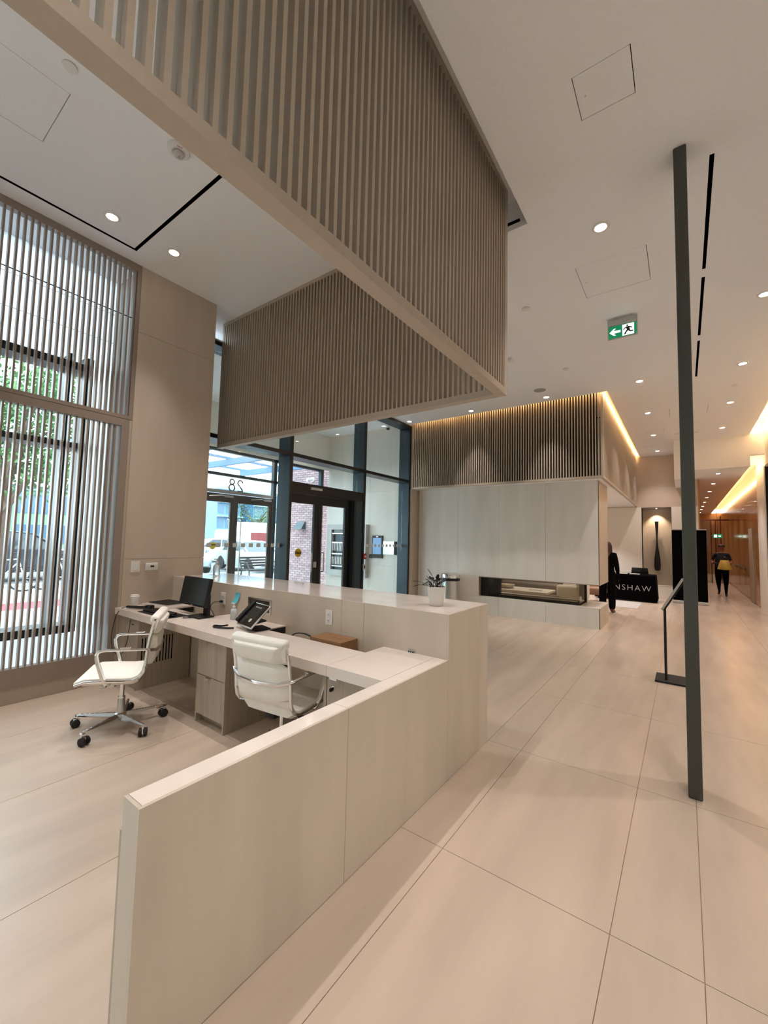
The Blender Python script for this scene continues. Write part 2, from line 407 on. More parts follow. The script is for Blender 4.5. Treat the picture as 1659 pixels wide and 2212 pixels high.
# near part of the room, behind the camera
wb = struct('wall_back'); box('wall_face', m_paint, -5.6, 3.2, -3.5, -3.4, 0, H2+.1, wb)
wr = struct('wall_right')
box('wall_face', m_paint, 1.58, 1.75, -3.4, 12.35, 0, H2, wr)
box('wall_face', m_paint, 1.58, 1.75, 12.35, 13.25, 3.5, H2, wr)
box('wall_face', m_paint, 1.58, 1.75, 13.25, 14.5, 0, H2, wr)
box('wall_face', m_paint, 1.58, 1.75, 12.35, 13.25, 0, 0.02, wr)
box('opening_backing', m_gloss, 1.73, 1.75, 12.35, 13.25, 0.02, 3.5, wr)
d1 = struct('door_1')
box('door_leaf', m_slatd, 1.66, 1.70, 12.37, 13.23, 0.02, 3.48, d1)
box('door_frame', m_frame, 1.60, 1.66, 12.35, 12.40, 0.02, 3.5, d1); box('door_frame', m_frame, 1.60, 1.66, 13.20, 13.25, 0.02, 3.5, d1)
# bulkheads at the corridor mouth
tb = struct('trim_1')
box('bulkhead', m_ceil, 0.05, 1.32, 13.0, 13.08, 3.5, H+0.05, tb)
box('bulkhead', m_ceil, 1.32, 1.58, 13.0, 13.04, 3.78, H2, tb)
box('bulkhead_box', m_ceil, -0.17, 0.05, 12.9, 14.85, 3.27, H+0.03, tb)
# niche wall
nw = struct('wall_far')
YN = 14.85
mb = MB()
def wallxz(x0, x1, y0, y1, z0, z1, hs):
    # wall in XZ with rectangular holes
    q = MB(); holes(x0, x1, z0, z1, 0, 1, hs, q)
    m2 = MB()
    for k in range(0, len(q.v), 8):
        xs = [v[0] for v in q.v[k:k+8]]; zs = [v[1] for v in q.v[k:k+8]]; m2.box(min(xs), max(xs), y0, y1, min(zs), max(zs))
    return m2
wallxz(-5.3, 0.35, YN, YN+0.12, 2.72, H+0.05, []).build('wall_face', m_wallw, nw)
wallxz(-5.3, 0.35, YN, YN+0.12, 0.0, 2.72, [(-1.03, -0.29, 0.37, 2.70)]).build('wall_face', m_paint, nw)
nc = MB(); nc.box(-1.05, -0.27, YN+0.32, YN+0.34, 0.3, 2.75); nc.box(-1.05, -1.03, YN+0.12, YN+0.32, 0.3, 2.75); nc.box(-0.29, -0.27, YN+0.12, YN+0.32, 0.3, 2.75)
nc.box(-1.03, -0.29, YN+0.12, YN+0.32, 0.35, 0.37); nc.box(-1.03, -0.29, YN+0.12, YN+0.32, 2.70, 2.72)
nc.build('niche_lining', m_clad, nw)
nf = MB(); nf.box(-1.036, -1.03, YN-0.004, YN+0.3, 0.37, 2.70); nf.box(-0.29, -0.284, YN-0.004, YN+0.3, 0.37, 2.70); nf.box(-1.036, -0.284, YN-0.004, YN+0.02, 2.70, 2.712); nf.box(-1.036, -0.284, YN-0.004, YN+0.02, 0.364, 0.370)
nf.build('niche_edge_trim', m_frame, nw)
t = thing('niche_spotlight', 'small spotlight at the top of the paddle niche', 'light', (-0.66, YN+0.2, 2.70))
MB().lathe([(0.03, 0), (0.03, -0.015), (0.022, -0.016)], (-0.66, YN+0.14, 2.70), 14).build('trim_ring', m_alu, t)
MB().lathe([(0.02, -0.0165), (0.018, -0.018)], (-0.66, YN+0.14, 2.70), 12).build('lens', m_lens, t)
lamp('SPOT', 'lamp_beam', (-0.66, YN+0.10, 2.66), 28, (1, .78, .55), 0.012, 1.5, 0.7, rot=(math.radians(12), 0, 0), parent=t)

# corridor
co = struct('wall_corridor_left'); box('wall_face', m_gold, 0.32, 0.38, YN+0.12, 31.0, 0, 3.5, co)
for k in range(10): box('panel', m_gold, 0.38, 0.392, YN+0.14+1.6*k, YN+1.73+1.6*k, 0.02, 3.49, co)
co = struct('wall_corridor_right'); box('wall_face', m_gold, 1.60, 1.72, 14.5, 31.0, 0, 3.9, co)
for k in range(12): box('panel', m_gold, 1.588, 1.60, 14.52+1.4*k, 15.91+1.4*k, 0.02, 3.88, co)
co = struct('wall_corridor_end'); box('wall_face', m_gold, 0.3, 1.7, 31.0, 31.1, 0, 3.55, co)
cc = struct('ceiling_corridor')
m_ceilw = m_ceil
mb = MB(); mb.box(0.05, 1.31, 13.08, 31.0, 3.5, 3.54); mb.box(1.29, 1.31, 13.04, 31.0, 3.54, 3.76); mb.box(1.29, 1.6, 13.04, 31.0, 3.76, 3.80)
mb.build('ceiling_board', m_ceilw, cc)
# doors along the corridor
d2 = struct('door_2'); box('door_leaf', m_wood, 1.560, 1.586, 15.55, 16.35, 0.01, 2.12, d2)
MB().box(1.545, 1.56, 15.62, 15.76, 0.98, 1.0).build('door_handle', m_alu, d2)
d3 = struct('door_3')
mb = MB(); mb.box(0.40, 1.58, 22.98, 23.02, 2.70, 2.76)
for x in (0.95, 1.10, 1.28): mb.box(x, x+0.035, 22.98, 23.02, 0, 2.9 if x > 1.2 else 2.7)
mb.build('door_frame', mat('door_bronze', S(70, 22, 18), 0.4), d3)
MB().box(0.42, 0.95, 22.995, 23.005, 0.02, 2.7).build('pane', m_glassf, d3)
t = thing('exit_sign', 'small dim exit sign far down the corridor, hung above the glass door', 'sign', (1.21, 22.9, 2.0))
MB().box(1.02, 1.33, 22.86, 22.90, 1.95, 2.12).build('housing', m_green, t)
MB().box(1.06, 1.16, 22.85, 22.86, 1.98, 2.09).build('pictogram', m_exw, t); MB().prism([(1.20, 2.02), (1.25, 2.02), (1.25, 1.99), (1.30, 2.035), (1.25, 2.08), (1.25, 2.05), (1.20, 2.05)], 22.85, 22.86, 'y').build('arrow', m_exw, t)
MB().box(1.17, 1.18, 22.87, 22.89, 2.12, 3.50).build('rod', m_frame, t)
t = thing('handrail', 'dark handrail fixed to the golden corridor wall', 'handrail', (1.56, 18.5, 0.9))
MB().tube([(1.52, 16.9, 0.92), (1.52, 20.2, 0.92)], 0.018).build('rail', m_frame, t)
for y in (17.1, 18.5, 19.9): MB().tube([(1.52, y, 0.92), (1.55, y, 0.84), (1.586, y, 0.84)], 0.01).build('bracket', m_frame, t)

# coves
def cove(nm, label, x, y0, y1, z, power, axis='y', rot=(0, math.radians(90), 0)):
    t = thing('cove_light', label, 'light', (x, y0, z))
    if axis == 'y': MB().box(x-0.004, x+0.004, y0, y1, z-0.006, z+0.006).build('led_strip', m_led, t); loc = (x, (y0+y1)/2, z+0.012); sh = (0.02, y1-y0)
    else: MB().box(y0, y1, x-0.004, x+0.004, z-0.006, z+0.006).build('led_strip', m_led, t); loc = ((y0+y1)/2, x, z+0.012); sh = (y1-y0, 0.02)
    lamp('AREA', 'lamp_beam', loc, power, COVE_COL, rot=rot, parent=t, shape=sh)
cove('a', 'hidden warm strip light glowing beside the slatted soffit', -1.062, 8.15, 14.8, H+0.075, 46, rot=(0, math.radians(70), 0))
cove('b', 'hidden warm strip light glowing along the front top of the soffit slats', 8.115, -5.1, -1.16, H+0.07, 6, 'x', rot=(math.radians(70), 0, 0))
cove('c', 'hidden warm strip light above the right-hand wall', 1.335, 6.0, 12.95, H+0.075, 34, rot=(0, math.radians(-70), 0))
cove('d', 'hidden warm strip light along the corridor ceiling edge', 1.325, 13.1, 30.9, 3.58, 52, rot=(0, math.radians(-70), 0))

# ------------------------------------------------------------------ slatted screens
SW, SP = 0.019, 0.05
def slat_mesh(dx, dy, z0, z1, m=m_slat, pre='slat'):
    return MB().box(-dx/2, dx/2, -dy/2, dy/2, z0, z1)
def slats_y(parent, x, ya, yb, z0, z1, depth, stuff=False, m=m_slat, wd=SW):
    o0 = WO[parent.name]; n = int(round((yb-ya)/SP))
    if stuff:
        mb = MB()
        for i in range(n+1): mb.box(x-depth/2, x+depth/2, ya+i*SP-SW/2, ya+i*SP+SW/2, z0, z1)
        return mb.build('slat_run', m_slat, parent, kind='stuff')
    first = None
    for i in range(n+1):
        if first is None:
            first = MB().box(-depth/2, depth/2, -wd/2, wd/2, z0-o0[2], z1-o0[2]).build('slat', m); first.parent = parent
            first.location = (x-o0[0], ya-o0[1], 0)
        else: share('slat', first, parent, (x-o0[0], ya+i*SP-o0[1], 0))
def slats_x(parent, y, xa, xb, z0, z1, depth):
    o0 = WO[parent.name]; n = int(round((xb-xa)/SP)); first = None
    for i in range(n+1):
        if first is None:
            first = MB().box(-SW/2, SW/2, -depth/2, depth/2, z0-o0[2], z1-o0[2]).build('slat', m_slat); first.parent = parent
            first.location = (xa-o0[0], y-o0[1], 0)
        else: share('slat', first, parent, (xa+i*SP-o0[0], y-o0[1], 0))
D = 0.07
t = thing('slatted_screen', 'near side of the hanging taupe slatted screen, running above the low desk wall', 'screen', (-1.20, 1.3, 2.76), 'hanging slatted screens over the desk')
box('bottom_rail', m_slat, -1.24, -1.16, -1.2, 3.28, 2.76, 2.815, t)
box('corner_stile', m_slat, -1.24, -1.16, 3.215, 3.28, 2.815, H2-.002, t)
box('top_rail', m_slat, -1.24, -1.16, -1.2, 3.215, H2-0.04, H2-.002, t)
slats_y(t, -1.20, -1.15, 3.19, 2.815, H2-0.04, D)
MB().tube([(-1.20, -1.1, 3.91), (-1.20, 3.2, 3.91)], 0.005, 6).build('stiffening_rod', m_black, t)
t = thing('slatted_screen', 'far side of the hanging taupe slatted screen, parallel to the counter top', 'screen', (-3.3, 3.24, 2.76), 'hanging slatted screens over the desk')
box('bottom_rail', m_slat, -5.24, -1.242, 3.20, 3.28, 2.76, 2.815, t)
box('end_stile', m_slat, -5.24, -5.19, 3.20, 3.28, 2.815, H2-.002, t)
box('top_rail', m_slat, -5.19, -1.242, 3.20, 3.28, H2-0.045, H2-.002, t)
slats_x(t, 3.238, -5.165, -1.30, 2.815, H2-0.045, D)
MB().tube([(-5.2, 3.235, 3.91), (-1.25, 3.235, 3.91)], 0.005, 6).build('stiffening_rod', m_black, t)
# window screens
t = thing('slatted_screen', 'lower slatted window screen standing on the left wall plinth', 'screen', (-4.85, 0.5, 0.16), 'slatted screens in front of the window')
box('frame_rail', m_slat_backlit, XW-0.075, XW, -1.6, 1.925, 0.16, 0.315, t); box('frame_rail', m_slat_backlit, XW-0.075, XW, -1.6, 1.925, 2.705, 2.782, t)
box('frame_stile', m_slat_backlit, XW-0.075, XW, 1.855, 1.925, 0.315, 2.705, t)
slats_y(t, XW-0.037, -1.5, 1.83-0.03, 0.315, 2.705, 0.052, m=m_slat_backlit, wd=0.016)
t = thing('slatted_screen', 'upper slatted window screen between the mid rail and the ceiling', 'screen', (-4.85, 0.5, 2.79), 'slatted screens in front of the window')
box('frame_rail', m_slat_backlit, XW-0.075, XW, -1.6, 1.955, 2.787, 2.825, t); box('frame_rail', m_slat_backlit, XW-0.075, XW, -1.6, 1.955, 4.475, H2-.002, t)
box('frame_stile', m_slat_backlit, XW-0.075, XW, 1.915, 1.955, 2.825, 4.475, t)
slats_y(t, XW-0.037, -1.5, 1.89, 2.825, 4.475, 0.052, m=m_slat_backlit, wd=0.016)
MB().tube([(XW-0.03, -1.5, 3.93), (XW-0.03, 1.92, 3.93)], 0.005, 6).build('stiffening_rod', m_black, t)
bb = struct('baseboard_left'); box('plinth', m_slat, XW-0.10, XW-0.025, -3.3, 1.955, 0, 0.16, bb); box('filler_post', m_slat, XW-0.05, XW-0.001, 1.927, 1.955, 0.16, 2.782, bb)
# soffit box over the fireplace
t = thing('slatted_soffit', 'taupe slatted box soffit above the fireplace with a glowing top edge', 'soffit', (-3.2, 8.3, 2.75))
box('bottom_rail', m_slat, -5.19, -1.14, 8.21, 8.27, 2.745, 2.79, t)
box('corner_stile', m_slat, -1.178, -1.14, 8.21, 8.27, 2.79, H2-.01, t)
slats_x(t, 8.228, -5.165, -1.215, 2.79, H2-.01, 0.03)
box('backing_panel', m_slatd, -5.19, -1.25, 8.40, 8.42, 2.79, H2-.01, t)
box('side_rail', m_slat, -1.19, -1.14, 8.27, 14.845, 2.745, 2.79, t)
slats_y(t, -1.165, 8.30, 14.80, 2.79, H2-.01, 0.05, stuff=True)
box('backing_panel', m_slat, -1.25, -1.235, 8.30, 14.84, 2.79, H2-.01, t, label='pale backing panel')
MB().tube([(-5.15, 8.30, 3.875), (-1.2, 8.30, 3.875)], 0.01, 6).build('stiffening_rod', m_black, t)
lc = struct('ceiling_lounge'); box('ceiling_board', m_ceil, -5.3, -1.19, 8.28, 14.84, 2.752, 2.78, lc)
ll = struct('wall_lounge_left'); box('upper_wall', m_clad, -5.56, -5.195, 8.26, 14.97, 2.79, 4.72, ll); box('wall_face', m_clad, -5.56, -5.17, 8.56, 14.85, 0, 2.75, ll)
box('return_panel', m_clad, -5.30, -5.215, 8.235, 8.56, 0, 2.745, ll)

# recess trim by the hanging screen corner
rc = struct('trim_2'); box('ledge', m_ceil, -5.3, -1.03, 3.40, 3.42, H, H+0.05, rc)
t = thing('slot_diffuser', 'short black slot vent high in the ceiling recess at the screen corner', 'air vent', (-1.2, 3.40, H+0.07))
box('blade', m_void, -2.6, -1.10, 3.405, 3.418, H+0.06, H+0.085, t)

# ------------------------------------------------------------------ fireplace
t = thing('fireplace', 'long peninsula fireplace block of pale porcelain slabs with see-through firebox', 'fireplace', (-3.2, 9.0, 0))
YF, YR = 8.54, 9.61
fx = [-5.165, -5.085, -4.14, -3.18, -2.23, -1.27]
for a, b in zip(fx, fx[1:]):
    box('slab_panel', m_fire, a+.0018, b-.0018, YF, YF+0.012, 0.80, 2.75, t)
    if b <= -4.1: box('slab_panel', m_fire, a+.0018, b-.0018, YF, YF+0.012, 0.0, 0.798, t)
    else: box('slab_panel', m_fire, a+.0018, b-.0018, YF, YF+0.012, 0.0, 0.36, t)
box('slab_panel', m_fire, -4.139, -3.632, YF, YF+0.012, 0.362, 0.798, t)
box('core', m_grout, -5.165, -1.282, YF+0.012, YR-0.012, 0.79, 2.75, t); box('core', m_grout, -5.165, -3.63, YF+0.012, YR-0.012, 0, 0.79, t)
box('core', m_grout, -3.63, -1.282, YF+0.012, YR-0.012, 0, 0.362, t)
box('slab_panel', m_clad, -1.282, -1.27, YF, YR, 0.79, 2.75, t); box('slab_panel', m_clad, -1.282, -1.27, YF, YR, 0, 0.362, t)
box('hearth_slab', m_fire, -3.63, -1.27, YF, YR, 0.362, 0.375, t)
box('underside_slab', m_fire, -3.63, -1.283, YF+0.012, YR-0.012, 0.786, 0.7895, t)
box('rear_panel', m_fire, -5.165, -1.27, YR-0.012, YR, 0.79, 2.75, t)
box('firebox_end', m_black, -3.628, -3.47, YF+0.12, YR-0.12, 0.376, 0.788, t)
box('firebox_tray', m_black, -3.47, -1.62, YF+0.14, YR-0.30, 0.376, 0.392, t)
MB().box(-3.30, -1.72, 8.85, 9.10, 0.392, 0.405).build('burner_bed', m_gloss, t)
box('pane', m_glassf, -3.47, -1.64, YF+0.145, YF+0.152, 0.392, 0.785, t); box('pane', m_glassf, -1.646, -1.64, YF+0.15, YR-0.31, 0.392, 0.785, t)
box('pane', m_glassf, -3.47, -1.64, YR-0.315, YR-0.308, 0.392, 0.785, t)
box('corner_post', m_frame, -1.66, -1.62, YR-0.33, YR-0.29, 0.376, 0.79, t)

# ------------------------------------------------------------------ dark post and floor stand
t = thing('post', 'tall dark bronze steel post from floor to ceiling', 'post', (0.028, 3.38, 0))
MB().rbox((0.028, 3.375, H/2), (0.074, 0.19, H-0.002), 0.009, 3).build('post_body', m_post, t, smooth=True)
MB().rbox((0.028, 3.375, 0.003), (0.060, 0.16, 0.006), 0.002, 1).build('base_shoe', m_black, t)
t = thing('sign_stand', 'black floor sign stand with tilted panel beside the dark post', 'sign stand', (-0.15, 5.84, 0))
MB().rbox((-0.13, 5.93, 0.012), (0.34, 0.36, 0.022), 0.004, 2).build('base_plate', m_black, t)
MB().box(-0.208, -0.182, 5.82, 5.86, 0.022, 0.84).build('upright', m_black, t)
R_ = Matrix.Rotation(-math.atan2(0.36, 0.20), 3, 'Y')
MB().rbox((-0.10, 5.86, 1.00), (0.42, 0.30, 0.018), 0.003, 2, R_).build('panel', m_gloss, t)
MB().rbox((-0.118, 5.70, 1.01), (0.42, 0.012, 0.024), 0.003, 2, R_).build('panel_edge', m_alu, t)

# ------------------------------------------------------------------ reception desk
t = thing('reception_counter', 'L-shaped pale porcelain reception counter with stepped low wall', 'reception desk', (-1.3, 1.8, 0))
ye = [0.606, 1.503, 2.503]
for a, b in zip(ye, ye[1:]):
    box('slab_panel', m_stone, -1.282, -1.27, (a+.0012 if a > 1 else 0.594), b-.0012, 0, 0.7647, t)
    box('top_slab', m_stonetop, -1.37, -1.2822, a+.0012, b-.0012, 0.753, 0.765, t)
box('slab_panel', m_stone, -1.282, -1.27, 2.504, 3.018, 0, 1.0597, t); box('slab_panel', m_stone, -1.282, -1.27, 3.0195, 3.176, 0, 1.0597, t)
box('core', m_grout, -1.358, -1.282, 0.618, 2.503, 0, 0.753, t)
box('slab_panel', m_stone, -1.37, -1.358, 0.606, 1.90, 0, 0.7525, t); box('end_slab', m_stone, -1.37, -1.2825, 0.594, 0.6055, 0, 0.765, t)
box('lining_panel', m_wood, -1.392, -1.372, 0.598, 1.90, 0, 0.66, t)
box('core', m_grout, -4.868, -1.282, 2.516, 3.164, 0, 1.046, t)
xs = [-4.868, -4.15, -3.19, -2.22, -1.99, -1.27]
for a, b in zip(xs, xs[1:]): box('slab_panel', m_stone, a+.0012, b-.0012 if b < -1.3 else -1.283, 2.504, 2.516, 0, 1.0597, t)
for a, b in ((-4.868, -3.6), (-3.6, -2.22), (-2.22, -1.27)):
    box('top_slab', m_stonetop, a+.0012, (b-.0012 if b < -1.3 else -1.2825), 2.5165, 3.1635, 1.048, 1.06, t)
    box('slab_panel', m_stone, a+.0012, (b-.0012) if b < -1.3 else -1.283, 3.164, 3.176, 0, 1.0597, t)
# worktop
WY = 1.905
t = thing('desk_worktop', 'long pale porcelain worktop along the inside of the counter', 'worktop', (-3.1, 2.2, 0.72))
for a, b in ((-4.868, -3.0), (-3.0, -1.80), (-1.80, -1.372)):
    q = MB(); holes(a+.0012, b-.0012, WY, 2.503, 0.70, 0.765, [(-4.39, -3.70, 2.29, 2.503), (-2.875, -1.80, 2.29, 2.503)], q); q.build('worktop_slab', m_stonetop, t)
for a, b in ((-4.39, -3.70), (-2.875, -1.80)):
    MB().box(a+.001, a+.004, 2.292, 2.50, 0.703, 0.757).build('opening_lining', m_black, t)
for a, b, l_ in ((-4.39, -3.70, 'shallow cable trough under the worktop opening behind the monitor'), (-2.875, -1.80, 'shallow cable trough under the worktop opening holding the cardboard box')):
    t = thing('cable_trough', l_, 'trough', (a, 2.3, 0.60))
    MB().box(a+.002, b-.002, 2.292, 2.500, 0.60, 0.61).build('bottom', m_stone, t); MB().box(a+.002, b-.002, 2.292, 2.298, 0.61, 0.698).build('front_wall', m_stone, t)
# cabinets
def handle(x, y, z, w_, t): 
    MB().box(x-w_/2, x+w_/2, y-0.022, y, z, z+0.004).box(x-w_/2, x+w_/2, y-0.022, y-0.019, z-0.012, z).build('handle', m_alu, t)
t = thing('drawer_pedestal', 'grey wood two-drawer pedestal under the middle of the worktop', 'cabinet', (-3.13, 2.2, 0))
box('carcass', m_wood, -3.34, -2.92, 1.975, 2.49, 0.075, 0.70, t); box('side_panel', m_wood, -3.342, -3.325, 1.965, 2.49, 0, 0.70, t); box('side_panel', m_wood, -2.937, -2.918, 1.955, 2.49, 0, 0.70, t)
box('toe_kick', m_wood, -3.325, -2.937, 2.03, 2.05, 0, 0.075, t)
for z0, z1 in ((0.078, 0.392), (0.398, 0.69)):
    dr = box('drawer_front', m_wood, -3.322, -2.94, 1.957, 1.975, z0, z1, t); handle(-3.15, 1.957, z1-0.004, 0.06, dr)
t = thing('side_cabinet', 'grey wood cabinet with vent slots at the wall end of the worktop', 'cabinet', (-4.63, 2.2, 0))
box('carcass', m_wood, -4.866, -4.41, 1.975, 2.49, 0.0, 0.70, t)
dr = box('door', m_wood, -4.862, -4.43, 1.957, 1.975, 0.05, 0.685, t); handle(-4.50, 1.957, 0.681, 0.06, dr); MB().box(-4.58, -4.53, 1.954, 1.957, 0.62, 0.628).build('lock_plate', m_black, dr)
q = MB()
vs = [(1.985 + 0.030*k, 1.985 + 0.030*k + 0.013, 0.24, 0.50) for k in range(11)]
qq = MB(); holes(1.945, 2.49, 0, 0.70, 0, 1, vs, qq)
for k in range(0, len(qq.v), 8):
    a = [v[0] for v in qq.v[k:k+8]]; b = [v[1] for v in qq.v[k:k+8]]; q.box(-4.405, -4.401, min(a), max(a), min(b), max(b))
q.build('vented_side_panel', m_wood, t); box('vent_backing', m_void, -4.4095, -4.4055, 1.97, 2.33, 0.22, 0.52, t)
t = thing('locking_cabinet', 'pale grey locking cabinet under the corner of the worktop', 'cabinet', (-1.6, 2.2, 0))
box('carcass', m_wood, -1.84, -1.375, 1.975, 2.49, 0, 0.70, t); box('side_panel', m_wood, -1.862, -1.842, 1.955, 2.49, 0, 0.70, t)
dr = box('door', m_wood, -1.836, -1.40, 1.957, 1.975, 0.06, 0.69, t); handle(-1.77, 1.957, 0.686, 0.06, dr)
MB().lathe([(0.012, 0), (0.012, -0.012), (0.009, -0.013)], (-1.775, 1.957, 0.625), 12, 'y').build('lock', m_chrome, dr); MB().rbox((-1.775, 1.930, 0.618), (0.012, 0.03, 0.022), 0.004, 2).build('key', m_black, dr)

# ------------------------------------------------------------------ swivel chairs
def make_chair():
    t = thing('office_chair', '', 'chair')
    # local: facing +X, hub at origin
    # side profile of the shell (x,z): front of seat -> back
    prof = [(0.265, 0.425), (0.20, 0.445), (0.08, 0.44), (-0.04, 0.430), (-0.11, 0.432), (-0.155, 0.452), (-0.182, 0.49), (-0.192, 0.54), (-0.200, 0.64), (-0.213, 0.74), (-0.232, 0.83), (-0.250, 0.88)]
    W = 0.235
    # shell sling
    th = 0.012; mb = MB(); n = len(prof); vs = []
    nor = []
    for i in range(n):
        a = prof[max(i-1, 0)]; b = prof[min(i+1, n-1)]; d = Vector((b[0]-a[0], b[1]-a[1])).normalized(); nor.append((d.y, -d.x))   # towards the sitter? (computed below)
    for s_ in (0, 1):
        for i, (x, z) in enumerate(prof):
            for y in (-W, 0, W): vs.append((x - nor[i][0]*th*s_*-1, y, z - nor[i][1]*th*s_*-1))
    fs = []
    for i in range(n-1):
        for k in range(2):
            a = i*3+k; fs.append((a, a+1, a+4, a+3)); b = a+n*3; fs.append((b, b+3, b+4, b+1))
        fs.append((i*3, (i+1)*3, n*3+(i+1)*3, n*3+i*3)); fs.append((i*3+2, n*3+i*3+2, n*3+(i+1)*3+2, (i+1)*3+2))
    fs.append((0, n*3, n*3+1, n*3+2, 2, 1)); e = (n-1)*3; fs.append((e, e+1, e+2, n*3+e+2, n*3+e+1, n*3+e))
    mb.add(vs, fs).build('shell', m_leather, t, smooth=True)
    # chrome side rails
    for s_ in (-1, 1):
        pts = [(x-0.004, s_*(W+0.006), z-0.006) for x, z in prof[:-1]]
        MB().tube(pts, 0.0125, 8, flat=0.8).build('side_rail', m_chrome, t, smooth=True)
    # pads
    def pad(name, i0, i1, thick, puff=0.55, wid=W*0.985):
        # pad following the profile between parameters
        def at(u):
            i = min(int(u), n-2); f = u-i
            p = Vector(prof[i])*(1-f) + Vector(prof[i+1])*f
            d = (Vector(prof[i+1]) - Vector(prof[i])).normalized(); return p, Vector((d.y, -d.x))
        mb = MB(); N, K = 12, 8; vs = []; fs = []
        for side in (0, 1):
            for i in range(N+1):
                u = i0 + (i1-i0)*i/N; p, nn = at(u); ei = max(0, 1-abs(2*i/N-1)**6)
                for k in range(K+1):
                    y = -wid + 2*wid*k/K; ek = max(0, 1-abs(2*k/K-1)**8)
                    h = thick*(ei*ek)**0.4 if side else 0.0
                    q_ = p - nn*(-1)*(-h)   # offset to the sitter's side
                    vs.append((q_.x, y, q_.y))
        M_ = (N+1)*(K+1)
        for i in range(N):
            for k in range(K):
                a = i*(K+1)+k; fs.append((a, a+K+1, a+K+2, a+1)); b = a+M_; fs.append((b, b+1, b+K+2, b+K+1))
        for k in range(K): fs.append((k, k+1, M_+k+1, M_+k)); a = N*(K+1)+k; fs.append((a, M_+a, M_+a+1, a+1))
        for i in range(N): a = i*(K+1); fs.append((a, M_+a, M_+a+K+1, a+K+1)); a += K; fs.append((a, a+K+1, M_+a+K+1, M_+a))
        return mb.add(vs, fs).build(name, m_leather, t, smooth=True)
    pad('seat_cushion', 0.0, 4.75, 0.055)
    pad('back_cushion', 6.7, 9.15, 0.05)
    pad('back_cushion', 9.2, 11.0, 0.055)
    MB().rbox((-0.240, 0, 0.878), (0.068, 2*W, 0.062), 0.024, 4, Matrix.Rotation(-0.3, 3, 'Y')).build('head_roll', m_leather, t, smooth=True)
    # flap of the sling over the back
    MB().rbox((-0.250, 0, 0.822), (0.012, 2*W, 0.10), 0.005, 2, Matrix.Rotation(-0.25, 3, 'Y')).build('back_flap', m_leather, t, smooth=True)
    # arms: one loop per side
    for s_ in (-1, 1):
        y = s_*(W+0.030)
        pts = [(-0.212, s_*(W+0.004), 0.650), (-0.20, y, 0.66), (-0.05, y+s_*0.01, 0.668), (0.08, y+s_*0.01, 0.672), (0.115, y+s_*0.008, 0.662), (0.128, y+s_*0.004, 0.635), (0.118, y, 0.58), (0.085, y-s_*0.01, 0.47), (0.065, y-s_*0.03, 0.415), (0.03, s_*0.12, 0.392), (0.0, s_*0.03, 0.388)]
        MB().tube(pts, [0.010, 0.011, 0.012, 0.013, 0.015, 0.016, 0.017, 0.019, 0.018, 0.016, 0.014], 8, flat=0.85).build('armrest', m_chrome, t, smooth=True)
        MB().rbox((-0.06, y+s_*0.01, 0.682), (0.07, 0.032, 0.010), 0.005, 3).build('arm_pad', m_chrome, t, smooth=True)
    MB().tube([(-0.212, -W-0.006, 0.650), (-0.248, -0.16, 0.630), (-0.262, 0, 0.623), (-0.248, 0.16, 0.630), (-0.212, W+0.006, 0.650)], 0.013, 8, flat=1.2).build('back_bar', m_chrome, t, smooth=True)
    # mechanism, column, base
    MB().rbox((0.0, 0, 0.375), (0.26, 0.10, 0.045), 0.012, 2).build('tilt_mechanism', m_black, t, smooth=True)
    MB().tube([(-0.02, -0.05, 0.37), (-0.02, -0.17, 0.365)], 0.006, 8).tube([(-0.02, -0.165, 0.365), (-0.02, -0.20, 0.363)], 0.014, 10).build('lever', m_black, t, smooth=True)
    MB().lathe([(0.022, 0.34), (0.022, 0.37)], (0.05, 0.07, 0), 12).lathe([(0.016, 0), (0.020, 0.004), (0.020, 0.045)], (0.11, 0, 0.33), 12, 'x').build('tension_knob', m_alu, t, smooth=True)
    MB().lathe([(0.026, 0.075), (0.028, 0.10), (0.026, 0.225), (0.024, 0.228)], (0,0,0), 18).build('gas_column', m_alu, t, smooth=True)
    MB().lathe([(0.0275, 0.226), (0.0275, 0.236)], (0,0,0), 18).lathe([(0.017, 0.236), (0.017, 0.36)], (0,0,0), 16).build('piston', m_chrome, t, smooth=True)
    MB().lathe([(0.038, 0.062), (0.045, 0.075), (0.042, 0.105), (0.030, 0.112)], (0,0,0), 20).build('hub', m_alu, t, smooth=True)
    arm = None
    for k in range(5):
        a = 2*PI*k/5 - 0.26
        c, s_ = math.cos(a), math.sin(a)
        def Q(r, w_, z): return (c*r - s_*w_, s_*r + c*w_, z)
        mb = MB()
        sec = [(0.03, 0.026, 0.062, 0.106), (0.12, 0.022, 0.066, 0.105), (0.22, 0.016, 0.074, 0.101), (0.325, 0.013, 0.080, 0.098), (0.340, 0.012, 0.080, 0.096)]
        vs = []
        for r, w_, z0, z1 in sec: vs += [Q(r, -w_*0.5, z0), Q(r, w_*0.5, z0), Q(r, w_, (z0+z1)/2), Q(r, w_*0.35, z1), Q(r, -w_*0.35, z1), Q(r, -w_, (z0+z1)/2)]
        fs = [(i*6+j, i*6+(j+1) % 6, (i+1)*6+(j+1) % 6, (i+1)*6+j) for i in range(len(sec)-1) for j in range(6)] + [tuple(range(6))[::-1], tuple(range((len(sec)-1)*6, len(sec)*6))]
        mb.add(vs, fs).build('base_arm', m_chrome, t, smooth=True)
        ca = thing('caster', None, None, (c*0.325, s_*0.325, 0)); ca.parent = t; ca.location = (c*0.325, s_*0.325, 0); ca.rotation_euler = (0, 0, a + 0.7 + k*0.9)
        WO[ca.name] = (0,0,0)
